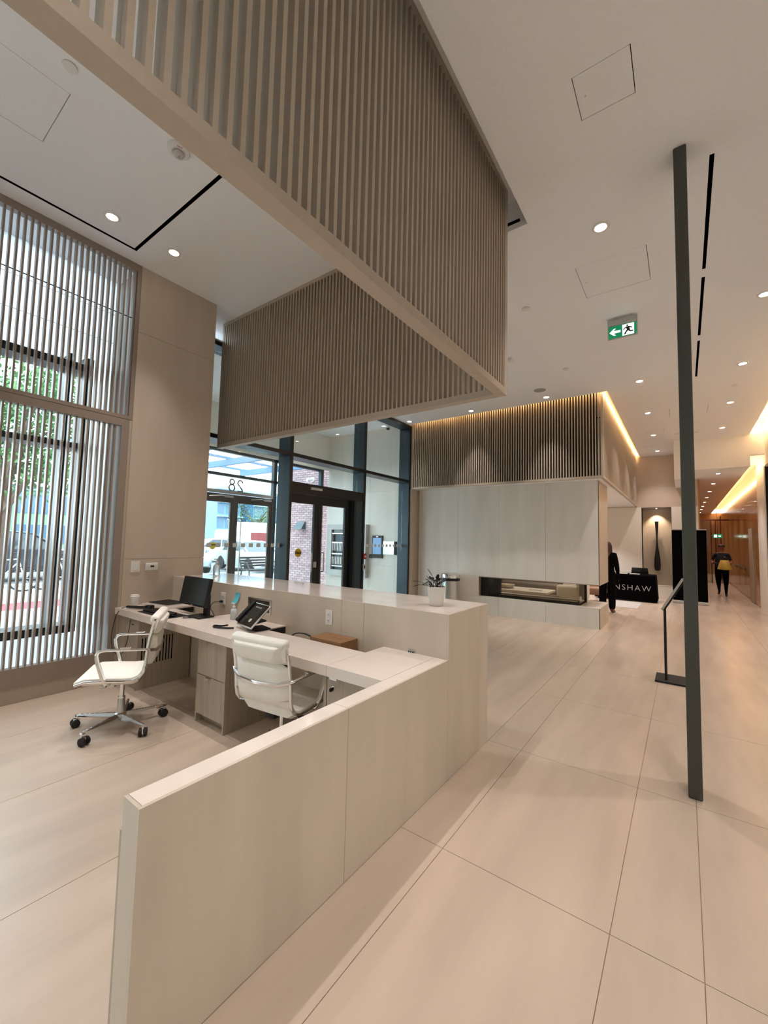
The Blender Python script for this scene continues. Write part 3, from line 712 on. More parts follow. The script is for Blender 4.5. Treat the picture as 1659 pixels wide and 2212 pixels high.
        for dy in (-0.018, 0.018): MB().lathe([(0.022, -0.012), (0.031, -0.009), (0.031, 0.009), (0.022, 0.012)], (0.014, dy, 0.0315), 16, 'y').build('wheel', m_rubber, ca, smooth=True)
        MB().rbox((0.006, 0, 0.045), (0.046, 0.012, 0.034), 0.006, 2).lathe([(0.009, 0.045), (0.009, 0.082)], (0,0,0), 10).build('fork', m_chrome, ca, smooth=True)
    return t
ch = make_chair()
ch['label'] = 'cream leather swivel chair standing clear of the desk, seat towards the window screen'; ch['group'] = 'cream leather swivel chairs'
ch2 = copy_tree(ch)
ch2['label'] = 'cream leather swivel chair pushed up to the desk, its back to the low wall'
ch.location = (-3.70, 1.54, 0); ch.rotation_euler = (0, 0, math.radians(236))
ch2.location = (-2.255, 1.965, 0); ch2.rotation_euler = (0, 0, math.radians(97))

# ------------------------------------------------------------------ things on the desk
ZT = 0.766
def rect_r(cx, cy, z, sx, sy, sz, ang, r=0.002, seg=2, mb=None):
    return (mb or MB()).rbox((cx, cy, z+sz/2), (sx, sy, sz), r, seg, Matrix.Rotation(ang, 3, 'Z'))
# monitor
t = thing('computer_monitor', 'black flat monitor turned sideways on the worktop', 'monitor', (-3.93, 2.26, ZT))
A = 0.0
Rm = Matrix.Rotation(A, 3, 'Z') @ Matrix.Rotation(math.radians(-10), 3, 'X')
def RM(p): return Rm @ Vector(p)
mc = Vector((-3.902, 2.238, 0.994))
MB().rbox(mc, (0.476, 0.032, 0.275), 0.006, 2, Rm).build('bezel', m_black, t)
MB().rbox(mc + RM((0, -0.0185, 0.003)), (0.456, 0.003, 0.248), 0.001, 1, Rm).build('screen', m_screen, t)
MB().rbox(mc + RM((0, -0.0185, -0.130)), (0.03, 0.002, 0.006), 0.001, 1, Rm).build('badge', m_alu, t)
MB().box(-3.80, -3.72, 2.265, 2.29, ZT+0.012, 0.97).build('stand_neck', m_black, t); rect_r(-3.77, 2.22, ZT, 0.22, 0.16, 0.012, A, 0.004).build('stand_foot', m_black, t)
# laptop on raised flap
t = thing('desk_flap', 'raised pale worktop flap lying over the cable slot by the wall', 'flap', (-4.62, 2.35, ZT))
MB().box(-4.866, -4.36, 2.17, 2.50, ZT, ZT+0.016).build('flap_board', m_stonetop, t)
t = thing('laptop', 'closed dark laptop lying on the raised flap', 'laptop', (-4.66, 2.36, ZT+0.017))
rect_r(-4.665, 2.355, ZT+0.017, 0.34, 0.24, 0.008, 0.1).build('base', m_alu, t); rect_r(-4.665, 2.355, ZT+0.0255, 0.335, 0.235, 0.006, 0.1).build('lid', m_black, t)
# paper cup
t = thing('paper_cup', 'white takeaway coffee cup with lid near the wall end of the worktop', 'cup', (-4.70, 2.02, ZT))
cx, cy = -4.72, 2.03
MB().lathe([(0.030, 0), (0.031, 0.002), (0.042, 0.112), (0.043, 0.116)], (cx, cy, ZT), 24).build('cup_body', m_white, t, smooth=True)
MB().lathe([(0.0455, 0.113), (0.0455, 0.120), (0.041, 0.124), (0.040, 0.134), (0.036, 0.136), (0.034, 0.132)], (cx, cy, ZT), 24).build('lid', m_white, t, smooth=True)
# wallet, gloves (dark pouch), keyboard, mouse, pen
t = thing('barcode_scanner', 'black handheld scanner with a looped cable at the worktop edge', 'scanner', (-4.62, 1.99, ZT))
MB().tube([(-4.73, 1.965, ZT+0.016), (-4.64, 1.985, ZT+0.02), (-4.56, 2.02, ZT+0.022), (-4.50, 2.06, ZT+0.024)], [0.014, 0.017, 0.019, 0.024], 10, flat=0.8).build('grip', m_black, t, smooth=True)
MB().rbox((-4.475, 2.075, ZT+0.026), (0.075, 0.06, 0.045), 0.012, 3, Matrix.Rotation(0.5, 3, 'Z')).build('scan_head', m_gloss, t, smooth=True)
cab = [(-4.73, 1.965, ZT+0.014), (-4.755, 1.925, ZT+0.0), (-4.775, 1.885, ZT-0.07), (-4.80, 1.87, ZT-0.20), (-4.82, 1.87, ZT-0.32), (-4.77, 1.875, ZT-0.42), (-4.66, 1.88, ZT-0.45), (-4.56, 1.885, ZT-0.40), (-4.50, 1.89, ZT-0.28), (-4.485, 1.895, ZT-0.16), (-4.50, 1.91, ZT-0.08)]
def smooth_path(p, n=5):
    out = []; P_ = [Vector(a) for a in p]
    for i in range(len(P_)-1):
        a, b, c, d = P_[max(i-1, 0)], P_[i], P_[i+1], P_[min(i+2, len(P_)-1)]
        for k in range(n):
            u = k/n; out.append(0.5*((2*b) + (-a+c)*u + (2*a-5*b+4*c-d)*u*u + (-a+3*b-3*c+d)*u**3))
    return out + [P_[-1]]
MB().tube(smooth_path(cab), 0.0035, 6).build('cable', m_black, t, smooth=True)
t = thing('phone_handset_dark', 'small black wallet lying behind the scanner on the worktop', 'wallet', (-4.42, 2.12, ZT))
t.name = 'wallet'; WO[t.name] = (-4.42, 2.12, ZT)
rect_r(-4.40, 2.13, ZT, 0.14, 0.07, 0.012, 0.15, 0.004).build('cover', m_black, t)
MB().rbox((-4.40, 2.13, ZT+0.0125), (0.11, 0.045, 0.002), 0.001, 1, Matrix.Rotation(0.15, 3, 'Z')).build('flap', m_gloss, t)
t = thing('mouse_mat', 'dark mat lying on the worktop under the keyboard', 'mat', (-4.2, 2.05, ZT)); rect_r(-4.17, 2.06, ZT, 0.56, 0.21, 0.004, 0.03).build('mat_sheet', m_black, t)
t = thing('keyboard', 'slim black keyboard lying on the dark mat', 'keyboard', (-4.2, 2.05, ZT+0.005))
rect_r(-4.24, 2.065, ZT+0.005, 0.40, 0.13, 0.012, 0.05, 0.003).build('case', m_black, t)
q = MB()
for r_ in range(5):
    for c_ in range(18):
        v = Matrix.Rotation(0.05, 3, 'Z') @ Vector((-0.185+0.0215*c_, -0.05+0.024*r_, 0)); q.box(-4.24+v.x-0.008, -4.24+v.x+0.008, 2.065+v.y-0.009, 2.065+v.y+0.009, ZT+0.0172, ZT+0.020)
q.build('keys', mat('key_grey', S(34, 34, 36), 0.5), t, kind='stuff')
t = thing('computer_mouse', 'black mouse on the right end of the dark mat', 'mouse', (-3.95, 2.03, ZT+0.005))
MB().rbox((-3.95, 2.035, ZT+0.022), (0.10, 0.058, 0.032), 0.0155, 4, Matrix.Rotation(0.2, 3, 'Z')).build('shell', m_gloss, t, smooth=True)
MB().tube([(-3.955, 2.035, ZT+0.0385), (-3.925, 2.041, ZT+0.036)], 0.004, 6).build('scroll_wheel', m_rubber, t)
MB().tube(smooth_path([(-3.90, 2.045, ZT+0.015), (-3.86, 2.10, ZT+0.006), (-3.84, 2.2, ZT+0.006), (-3.92, 2.27, ZT+0.006)]), 0.002, 6).build('cable', m_black, t)
t = thing('pen', 'black and gold pen lying on the worktop in front of the monitor', 'pen', (-3.76, 2.13, ZT))
MB().tube([(-3.81, 2.07, ZT+0.005), (-3.73, 2.17, ZT+0.005)], 0.0045, 8).build('barrel', m_black, t); MB().tube([(-3.822, 2.055, ZT+0.005), (-3.81, 2.07, ZT+0.005)], [0.001, 0.0042], 8).build('tip', mat('brass', (0.8, 0.55, 0.2), 0.25, metal=1), t)
# outlets etc.
def outlet(x, y, z, lab, s=(0.075, 0.12)):
    t = thing('wall_outlet', lab, 'outlet', (x, y, z), 'white duplex outlets on the desk upstand')
    MB().rbox((x, y-0.004, z), (s[0], 0.007, s[1]), 0.003, 2).build('cover_plate', m_white, t)
    for dz in (-0.025, 0.025):
        MB().rbox((x, y-0.0085, z+dz), (0.034, 0.003, 0.028), 0.001, 1).build('receptacle', m_white, t)
        MB().box(x-0.008, x-0.005, y-0.0106, y-0.0099, z+dz-0.004, z+dz+0.006).box(x+0.005, x+0.008, y-0.0106, y-0.0099, z+dz-0.004, z+dz+0.006).box(x-0.002, x+0.002, y-0.0106, y-0.0099, z+dz-0.011, z+dz-0.007).build('sockets', m_black, t)
YC = 2.503
outlet(-3.835, YC, 0.905, 'white outlet with a black plug on the desk upstand, by the monitor')
outlet(-2.35, YC, 0.905, 'white outlet on the desk upstand behind the cardboard box')
t = thing('plug_cable', 'black plug and cable drooping from the outlet behind the worktop', 'cable', (-3.82, 2.47, 0.87))
MB().rbox((-3.835, YC-0.026, 0.878), (0.028, 0.03, 0.024), 0.006, 2).build('plug', m_black, t, smooth=True)
MB().tube(smooth_path([(-3.835, YC-0.04, 0.878), (-3.86, YC-0.10, 0.87), (-3.87, YC-0.12, 0.82), (-3.83, YC-0.11, 0.77), (-3.80, YC-0.10, 0.70)]), 0.0035, 6).build('cord', m_black, t, smooth=True)
t = thing('sticky_note', 'turquoise sticky note curling off the desk upstand', 'note', (-3.6, YC, 0.93))
q = MB(); vs = []
for i in range(7):
    u = i/6; vs += [(-3.63-0.02*u*u, YC-0.001-0.035*u*u, 0.985-0.10*u), (-3.555-0.02*u*u, YC-0.001-0.035*u*u, 0.985-0.10*u)]
q.add(vs, [(2*i, 2*i+1, 2*i+3, 2*i+2) for i in range(6)]).build('paper', mat('turquoise_paper', S(90, 190, 205), 0.6), t)
t = thing('cable_port', 'rectangular grey metal cable port set in the desk upstand behind the phone', 'cable port', (-3.25, YC, 0.90))
q = MB(); q.box(-3.42, -3.08, YC-0.006, YC, 0.95, 0.965).box(-3.42, -3.08, YC-0.006, YC, 0.83, 0.845).box(-3.42, -3.40, YC-0.006, YC, 0.845, 0.95).box(-3.10, -3.08, YC-0.006, YC, 0.845, 0.95)
q.build('frame', m_alu, t); box('recess', m_slatd, -3.40, -3.10, YC-0.002, YC-0.0005, 0.845, 0.95, t)
# sanitizer bottles
def sanitizer(x, y, z, lab, s=1.0):
    t = thing('hand_sanitizer', lab, 'bottle', (x, y, z), 'hand sanitizer pump bottles')
    MB().lathe([(0.030*s, 0), (0.033*s, 0.004*s), (0.033*s, 0.08*s), (0.026*s, 0.10*s), (0.012*s, 0.108*s), (0.012*s, 0.115*s)], (x, y, z), 20).build('bottle_body', mat('clear_gel', (0.75, 0.82, 0.84), 0.1, trans=0.6), t, smooth=True)
    MB().lathe([(0.015*s, 0.114*s), (0.015*s, 0.130*s), (0.006*s, 0.132*s), (0.006*s, 0.150*s)], (x, y, z), 14).rbox((x-0.012*s, y-0.004*s, z+0.154*s), (0.045*s, 0.014*s, 0.009*s), 0.003*s, 2).build('pump', m_white, t, smooth=True)
sanitizer(-3.44, 2.36, ZT, 'clear pump bottle of hand sanitizer on the worktop beside the phone', 0.95)
sanitizer(-4.70, 2.95, 1.061, 'clear pump bottle of hand sanitizer on the counter top by the stone pier', 1.25)
# desk phone: big touch console
t = thing('desk_phone', 'black desk phone with a large tilted screen and silver rim', 'phone', (-3.02, 2.2, ZT))
e1 = Vector((0.980, -0.197, 0)).normalized()            # width direction
e2 = Vector((0, 0, 0)); b0 = Vector((-3.06, 2.14, ZT+0.016))
back = Vector((-e1.y, e1.x, 0)); upd = (back*0.72 + Vector((0,0,1))*0.69).normalized(); nn = e1.cross(upd)
Rp = Matrix((e1, upd, nn)).transposed()
cpt = Vector((-2.955, 2.222, 0.882))
MB().rbox(cpt, (0.27, 0.24, 0.016), 0.006, 3, Rp).build('console_rim', m_alu, t, smooth=True)
MB().rbox(cpt + nn*0.0085, (0.255, 0.222, 0.004), 0.002, 1, Rp).build('console_face', m_gloss, t)
MB().rbox(cpt + nn*0.0108 + upd*0.02, (0.17, 0.14, 0.001), 0.0004, 1, Rp).build('screen', m_screen, t)
q = MB()
for k in range(4): q.rbox(cpt + nn*0.0118 + upd*0.075 + e1*(-0.05+0.028*k), (0.016, 0.014, 0.0008), 0.0003, 1, Rp)
q.build('screen_icons', mat('icon_grey', S(120, 125, 128), 0.5, emit=S(120, 125, 128), es=0.4), t)
q = MB()
for k in range(3):
    for j in range(4): q.rbox(cpt + nn*0.0112 + upd*(-0.085+0.017*j) + e1*(-0.095+0.018*k), (0.012, 0.010, 0.002), 0.0008, 1, Rp)
q.build('keypad', mat('key_dark', S(50, 52, 54), 0.4), t)
MB().lathe([(0.018, 0.011), (0.018, 0.0125)], (0, 0, 0), 20).build('round_button', m_silver, t)
rb = [o for o in t.children if o.name.startswith('round_button')][0]
rb.data.transform(Matrix.Translation(-Vector(WO[rb.parent.name])).inverted()); rb.data.transform(Rp.to_4x4()); rb.data.transform(Matrix.Translation(cpt - upd*0.055 + e1*0.035 - Vector(WO[t.name])))
MB().rbox(cpt - e1*0.150 + nn*0.014 + upd*0.01, (0.045, 0.225, 0.030), 0.012, 3, Rp).build('handset', m_black, t, smooth=True)
MB().rbox(cpt - nn*0.05 - upd*0.02, (0.16, 0.12, 0.012), 0.004, 2, Rp @ Matrix.Rotation(math.radians(-35), 3, 'X')).build('rear_stand', m_black, t)
MB().rbox((-2.93, 2.26, ZT+0.008), (0.16, 0.14, 0.012), 0.004, 2, Matrix.Rotation(-0.2, 3, 'Z')).build('foot', m_black, t)
MB().tube(smooth_path([(-3.17, 2.12, ZT+0.02), (-3.22, 2.10, ZT+0.010), (-3.28, 2.07, ZT+0.009), (-3.24, 2.04, ZT+0.009), (-3.14, 2.07, ZT+0.009), (-3.08, 2.12, ZT+0.009)]), 0.0075, 8).build('coiled_cord', m_black, t, smooth=True)
# things in the right cable slot
t = thing('cardboard_box', 'small brown cardboard box sitting in the cable slot', 'box', (-2.1, 2.40, 0.62))
m_card = mat('cardboard', S(150, 112, 76), 0.85, noise=0.06, nscale=20)
MB().box(-2.36, -2.04, 2.305, 2.495, 0.612, 0.785).build('carton', m_card, t)
MB().box(-2.36, -2.04, 2.398, 2.402, 0.7851, 0.7856).build('tape_seam', mat('tape', S(120, 85, 52), 0.4), t)
t = thing('cable_loop', 'dark curved cable loop lying in the cable slot beside the cardboard box', 'cable', (-2.6, 2.4, 0.7))
MB().tube(smooth_path([(-2.72, 2.42, 0.64), (-2.68, 2.42, 0.73), (-2.58, 2.43, 0.755), (-2.47, 2.43, 0.74), (-2.41, 2.42, 0.69)]), 0.012, 8, flat=0.4).build('cable_body', m_black, t, smooth=True)
t = thing('hinge_clip', 'tiny grey metal clip on the worktop at the foot of the upstand', 'clip', (-1.555, 2.49, ZT))
MB().box(-1.58, -1.53, 2.488, 2.500, ZT, ZT+0.016).build('body', m_alu, t)
for k in range(3): MB().box(-1.574+0.016*k, -1.564+0.016*k, 2.486, 2.488, ZT+0.003, ZT+0.013).build('tab', m_black, t)
# wall plates
t = thing('light_switch', 'white rocker light switch on the stone pier, left of the thermostat', 'switch', (XW, 2.075, 1.19))
MB().rbox((XW+0.004, 2.078, 1.187), (0.007, 0.095, 0.122), 0.003, 2).build('cover_plate', m_white, t); MB().rbox((XW+0.009, 2.078, 1.187), (0.005, 0.042, 0.07), 0.002, 2).build('rocker', m_white, t)
t = thing('thermostat', 'white thermostat with a small dark display on the stone pier', 'thermostat', (XW, 2.25, 1.18))
MB().rbox((XW+0.010, 2.25, 1.181), (0.020, 0.135, 0.085), 0.008, 3).build('case', m_white, t, smooth=True); MB().box(XW+0.0201, XW+0.0215, 2.23, 2.27, 1.175, 1.196).build('display', m_black, t)
MB().box(XW+0.0201, XW+0.022, 2.212, 2.218, 1.172, 1.190).box(XW+0.0201, XW+0.022, 2.282, 2.288, 1.172, 1.190).build('buttons', m_alu, t)
# plant
t = thing('potted_plant', 'dark-leaved plant in a white pot on the end of the counter', 'plant', (-1.52, 2.80, 1.061))
px, py = -1.53, 2.80
MB().lathe([(0.050, 0), (0.053, 0.003), (0.068, 0.138), (0.070, 0.142), (0.066, 0.142), (0.062, 0.120)], (px, py, 1.0615), 30).build('pot', m_white, t, smooth=True)
MB().lathe([(0.062, 0.125), (0.03, 0.13)], (px, py, 1.0615), 20).build('soil', mat('soil', S(35, 26, 18), 0.95), t)
rnd = random.Random(3)
for k in range(40):
    a = rnd.uniform(0, 2*PI); el = rnd.uniform(0.15, 1.35); L = rnd.uniform(0.05, 0.115); r0 = rnd.uniform(0.0, 0.05)
    if k == 0: a, el, L, r0 = PI*1.14, 0.28, 0.14, 0.05
    if k == 1: a, el, L, r0 = PI*1.2, 0.02, 0.13, 0.05
    if k == 2: a, el, L, r0 = PI*1.1, 1.1, 0.155, 0.0
    p0 = Vector((px+math.cos(a)*r0, py+math.sin(a)*r0, 1.195)); d = Vector((math.cos(a)*math.cos(el), math.sin(a)*math.cos(el), math.sin(el)))
    sd = d.cross(Vector((0,0,1))).normalized(); p1 = p0 + d*L*0.45 + Vector((0,0,0.015)); nrm = sd.cross(d)
    stem_ = MB().tube([p0, (p0+p1)/2+Vector((0,0,0.004)), p1], 0.0018, 5, cap=False)
    q = MB(); vs = [p1]; w_ = 0.012
    for u, ww in ((0.25, 0.7), (0.55, 1.0), (0.82, 0.7)):
        c_ = p1 + d*L*0.6*u - Vector((0,0,0.02))*u*u; vs += [c_ - sd*w_*ww, c_ + nrm*0.003, c_ + sd*w_*ww]
    vs.append(p1 + d*L*0.62 - Vector((0,0,0.022)))
    fs = [(0, 1, 2), (0, 2, 3), (1, 4, 5, 2), (2, 5, 6, 3), (4, 7, 8, 5), (5, 8, 9, 6), (7, 10, 8), (8, 10, 9)]
    lf = q.add(vs, fs).build('leaf', m_leafd, t); stem_.build('stem', m_leafd, lf)
# litter bin
t = thing('litter_bin', 'stainless steel cylindrical bin with a dark swing lid against the fireplace wall', 'bin', (-4.18, 8.28, 0))
bx, by = -4.19, 8.30
MB().lathe([(0.195, 0.0), (0.20, 0.02), (0.20, 0.66), (0.198, 0.68)], (bx, by, 0.001), 36).build('body', m_alu, t, smooth=True)
MB().lathe([(0.203, 0.68), (0.205, 0.70), (0.205, 0.735), (0.20, 0.74)], (bx, by, 0.001), 36).build('lid_band', m_black, t, smooth=True)
MB().lathe([(0.205, 0.74), (0.205, 0.79), (0.195, 0.825), (0.16, 0.85), (0.02, 0.858)], (bx, by, 0.001), 36).build('lid', m_chrome, t, smooth=True)

# ------------------------------------------------------------------ entrance glazing and vestibule
w2 = struct('window_2')
XI = -5.54
def mullion(y0, y1, z0=0, z1=H):
    MB().box(XI, XG-0.02, y0+.001, y1-.001, z0, z1).build('mullion_fin', m_frameb, w2); MB().box(XG-0.02, XG, y0, y1, z0, z1).build('mullion_cap', m_frame, w2)
mullion(4.53, 4.59); mullion(6.48, 6.54); mullion(8.18, 8.25); mullion(2.88, 2.93)
def rail(y0, y1, z0, z1, d=0.0):
    MB().box(XI, XG-0.02, y0, y1, z0+.001, z1-.001).build('transom_fin', m_frameb, w2); MB().box(XG-0.02, XG-0.001, y0, y1, z0, z1).build('transom_cap', m_frame, w2)
for a, b in ((2.93, 4.53), (4.59, 6.48), (6.54, 8.18)):
    rail(a, b, 2.90, 2.96); rail(a, b, 4.22, 4.30)
    MB().box(XI+0.10, XI+0.112, a, b, 2.96, 4.22).build('pane', m_glass, w2)
rail(2.93, 4.53, 0, 0.06); rail(6.54, 8.18, 0, 0.06)
for a, b in ((2.93, 4.53), (6.54, 8.18)): MB().box(XI+0.10, XI+0.112, a, b, 0.06, 2.90).build('pane', m_glass, w2)
MB().box(XI+0.10, XI+0.112, 4.59, 6.48, 2.48, 2.90).build('pane', m_glass, w2)
box('wall_above', m_clad, XI, XG, 2.88, 8.25, 4.30, H+0.0, w2)
q = MB()
for a, b in ((2.95, 4.5), (6.56, 8.16)):
    y = a
    while y < b: q.box(XI+0.1125, XI+0.1135, y, y+0.075, 1.38, 1.44); y += 0.14
q.build('privacy_marker', mat('frost_film', S(225, 232, 232), 0.7), w2, kind='stuff')
# interior door pair
d4 = struct('door_4')
MB().box(XI+0.04, XG-0.01, 4.59, 6.48, 2.30, 2.48).build('door_header', m_frame, d4)
MB().box(XG-0.012, XG+0.02, 5.02, 5.28, 2.385, 2.425).build('door_sensor', m_silver, d4)
XD = -5.34
def leaf(ya, yb, sl, sr, name='door_leaf'):
    q = MB(); q.box(XD-0.045, XD, ya, ya+sl, 0.01, 2.295).box(XD-0.045, XD, yb-sr, yb, 0.01, 2.295).box(XD-0.045, XD, ya+sl, yb-sr, 2.14, 2.295).box(XD-0.045, XD, ya+sl, yb-sr, 0.01, 0.16)
    o = q.build(name, m_frame, d4); MB().box(XD-0.026, XD-0.020, ya+sl, yb-sr, 0.16, 2.14).build('pane', m_glass, o); return o
la = leaf(4.61, 5.32, 0.01, 0.11); lb = leaf(5.325, 6.20, 0.075, 0.16)
MB().box(XI+0.05, XG-0.015, 6.20, 6.48, 0, 2.30).build('side_jamb', m_frameb, d4); MB().box(XG-0.016, XG-0.001, 6.20, 6.26, 0, 2.30).build('side_jamb_cap', m_frame, d4)
def pull(y, z0, z1, lf):
    MB().tube([(XD, y, z0), (XD+0.06, y, z0), (XD+0.075, y-0.01, z0+0.03), (XD+0.075, y-0.01, z1-0.03), (XD+0.06, y, z1), (XD, y, z1)], 0.012, 8).build('door_handle', m_alu, lf, smooth=True)
pull(5.12, 0.95, 1.28, la); pull(5.42, 0.95, 1.28, lb)
MB().tube([(XD, 5.365, 0.4), (XD+0.045, 5.365, 0.42), (XD+0.045, 5.365, 2.05), (XD, 5.365, 2.07)], 0.010, 8).build('door_handle', m_alu, lb, smooth=True)
MB().box(XD+0.001, XD+0.004, 5.23, 5.30, 1.02, 1.12).build('sensor_plate', m_silver, la)
t = thing('caution_sticker', 'round yellow caution sticker on the glass of the inner entrance door', 'sticker', (XD, 4.87, 1.28))
MB().lathe([(0.075, -0.002), (0.075, 0)], (XD-0.016, 4.88, 1.285), 28, 'x').build('disc', m_yellow, t)
MB().box(XD-0.0158, XD-0.0148, 4.81, 4.95, 1.265, 1.305).build('band', m_black, t)
text_obj('lettering', 'CAUTION', 0.032, m_yellow, t, (XD-0.0145, 4.88, 1.284), (PI/2, 0, PI/2), 0.0003)
text_obj('lettering', 'AUTOMATIC', 0.018, m_black, t, (XD-0.0155, 4.88, 1.325), (PI/2, 0, PI/2), 0.0003)
text_obj('lettering', 'DOOR', 0.018, m_black, t, (XD-0.0155, 4.88, 1.247), (PI/2, 0, PI/2), 0.0003)
t = thing('fire_alarm_pull', 'red fire alarm pull station on the glazing mullion by the entrance door', 'fire alarm', (XG, 6.5, 1.2))
MB().rbox((XG+0.018, 6.53, 1.20), (0.035, 0.10, 0.115), 0.006, 2).build('body', m_red, t); MB().box(XG+0.036, XG+0.044, 6.50, 6.56, 1.19, 1.205).box(XG+0.036, XG+0.044, 6.524, 6.536, 1.17, 1.225).build('handle', m_white, t)
t = thing('access_reader', 'grey card reader box below the red fire alarm pull', 'card reader', (XG, 6.53, 0.98))
MB().rbox((XG+0.016, 6.53, 0.985), (0.03, 0.09, 0.12), 0.006, 2).build('case', m_alu, t); MB().box(XG+0.0311, XG+0.034, 6.515, 6.545, 0.96, 1.01).build('keypad', m_frame, t)

# vestibule
wv = struct('wall_vestibule')
for a, b in zip([-8.0, -7.45, -6.5, -5.56], [-7.45, -6.5, -5.56, -5.54]):
    for z0, z1 in ((0, 0.9), (0.902, 2.75), (2.752, 4.4)): box('panel', m_fire, a+.0012, b-.0012, 8.30, 8.32, z0, z1-.001, wv)
box('core', m_fire, -8.0, -5.3, 8.32, 8.50, 0, 4.4, wv)
box('bulkhead', m_paint, -8.05, -7.93, 3.0, 8.30, 3.42, 4.4, wv)
box('near_wall', m_paint, -8.05, -5.56, 2.88, 3.0, 0, 4.4, wv)
cv = struct('ceiling_vestibule'); box('ceiling_board', m_ceil, -8.05, XI, 2.9, 8.5, 4.36, 4.42, cv)
downlight(-7.29, 7.2, 4.36, 'downlight in the entrance vestibule ceiling above the mailbox', 40, 'vestibule downlights')
downlight(-5.95, 7.3, 4.36, 'downlight in the entrance vestibule ceiling near the inner glazing', 40, 'vestibule downlights')
downlight(-6.7, 5.0, 4.36, 'downlight in the entrance vestibule ceiling above the doors', 40, 'vestibule downlights')
w3 = struct('window_3'); XO = -8.0
def fin(y0, y1, z0, z1, m=m_frameb): MB().box(XO-0.1, XO, y0, y1, z0, z1).build('frame_bar', m, w3)
fin(6.42, 6.52, 0, 3.42); fin(8.02, 8.12, 0, 3.42); fin(3.0, 3.08, 0, 3.42); fin(3.9, 3.96, 0, 3.42)
fin(3.08, 8.02, 2.84, 2.90); fin(3.08, 8.02, 3.36, 3.42); fin(3.0, 6.42, 2.46, 2.53, m_alu)
fin(6.52, 8.02, 0, 0.08)
for a, b in ((3.08, 3.9), (3.96, 6.42), (6.52, 8.02)):
    MB().box(XO-0.056, XO-0.05, a, b, 2.90, 3.36).build('pane', m_glass, w3)
for a, b in ((3.08, 6.42),): MB().box(XO-0.056, XO-0.05, a, b, 2.53, 2.84).build('pane', m_glass, w3)
MB().box(XO-0.056, XO-0.05, 6.52, 8.02, 0.08, 2.84).build('pane', m_glass, w3)
d5 = struct('door_5')
for (ya, yb) in ((4.36, 5.385), (5.395, 6.42)):
    q = MB(); q.box(XO-0.08, XO-0.03, ya, ya+0.09, 0.01, 2.45).box(XO-0.08, XO-0.03, yb-0.09, yb, 0.01, 2.45).box(XO-0.08, XO-0.03, ya+0.09, yb-0.09, 2.27, 2.45).box(XO-0.08, XO-0.03, ya+0.09, yb-0.09, 0.01, 0.2)
    o = q.build('door_leaf', m_frame, d5); MB().box(XO-0.058, XO-0.052, ya+0.09, yb-0.09, 0.2, 2.27).build('pane', m_glass, o)
    yy = yb-0.14 if ya < 5 else ya+0.14
    MB().tube([(XO-0.03, yy, 0.6), (XO+0.03, yy, 0.6), (XO+0.03, yy, 1.9), (XO-0.03, yy, 1.9)], 0.013, 8).build('door_handle', m_alu, o)
    MB().tube([(XO-0.02, yb-0.6, 2.38), (XO+0.02, yb-0.35, 2.41), (XO-0.01, yb-0.15, 2.40)], 0.010, 6).rbox((XO+0.01, yb-0.16, 2.40), (0.05, 0.2, 0.05), 0.008, 2).build('door_closer', m_alu, o)
# address numerals seen from inside, mirrored
t = thing('address_numerals', 'outlined number 28 on the transom glass above the outer door, seen reversed', 'numerals', (XO, 5.4, 2.62))
def arc(cy0, cz0, r, a0, a1, n=20, sq=1.0): return [(XO-0.030, cy0+r*math.cos(a0+(a1-a0)*k/n), cz0+r*sq*math.sin(a0+(a1-a0)*k/n)) for k in range(n+1)]
m_num = mat('numeral_bronze', S(60, 44, 46), 0.5)
MB().tube(arc(5.31, 2.735, 0.055, 0, 2*PI), 0.016, 6).tube(arc(5.31, 2.605, 0.070, 0, 2*PI), 0.016, 6).build('numeral_eight', m_num, t)
pts = arc(5.52, 2.725, 0.062, math.radians(5), math.radians(180+35)) + [(XO-0.030, 5.56, 2.60), (XO-0.030, 5.585, 2.54)]
pts2 = [(XO-0.030, 5.585, 2.54), (XO-0.030, 5.46, 2.54)]
MB().tube(pts, 0.016, 6).tube(pts2, 0.016, 6).build('numeral_two', m_num, t)
t = thing('caution_sticker', 'round yellow caution sticker on the outer door glass seen past the stone pier', 'sticker', (XO, 4.93, 1.33))
MB().lathe([(0.075, -0.002), (0.075, 0)], (XO-0.048, 4.93, 1.33), 24, 'x').build('disc', m_yellow, t); MB().box(XO-0.0478, XO-0.047, 4.86, 5.0, 1.335, 1.36).build('band', m_black, t)
# mailbox / parcel station
t = thing('mailbox_station', 'tall white framed panel with grey slotted recess on the vestibule wall', 'mailbox', (-7.1, 8.2, 0.57))
YM = 8.16
q = MB(); wallxz(-7.85, -6.50, YM, 8.30, 0.57, 1.92, [(-7.68, -7.20, 0.72, 1.78)]).build('housing', m_silver, t)
box('recess_back', m_frameb, -7.68, -7.20, 8.25, 8.26, 0.72, 1.78, t)
for z in (0.80, 1.12, 1.42, 1.66): box('shelf', m_alu, -7.68, -7.20, YM+0.02, 8.25, z, z+0.03, t)
for z0 in (0.86, 1.22):
    for k in range(8): box('letter_slat', m_white, -7.66+0.058*k, -7.635+0.058*k, YM+0.03, YM+0.04, z0, z0+0.2, t)
box('header_screen', m_gloss, -7.66, -7.22, YM+0.05, YM+0.06, 1.69, 1.77, t)
t = thing('intercom_panel', 'black framed intercom touch screen on the vestibule wall', 'intercom', (-6.2, 8.28, 1.06))
box('frame', m_black, -6.37, -6.05, 8.26, 8.298, 1.08, 1.64, t); box('screen', mat('screen_blue', S(90, 130, 170), 0.2, emit=S(90, 130, 170), es=0.5), -6.34, -6.08, 8.255, 8.26, 1.18, 1.58, t)
box('camera_strip', m_alu, -6.24, -6.18, 8.256, 8.26, 1.60, 1.62, t); box('reader', m_black, -6.45, -6.38, 8.25, 8.298, 1.07, 1.17, t)
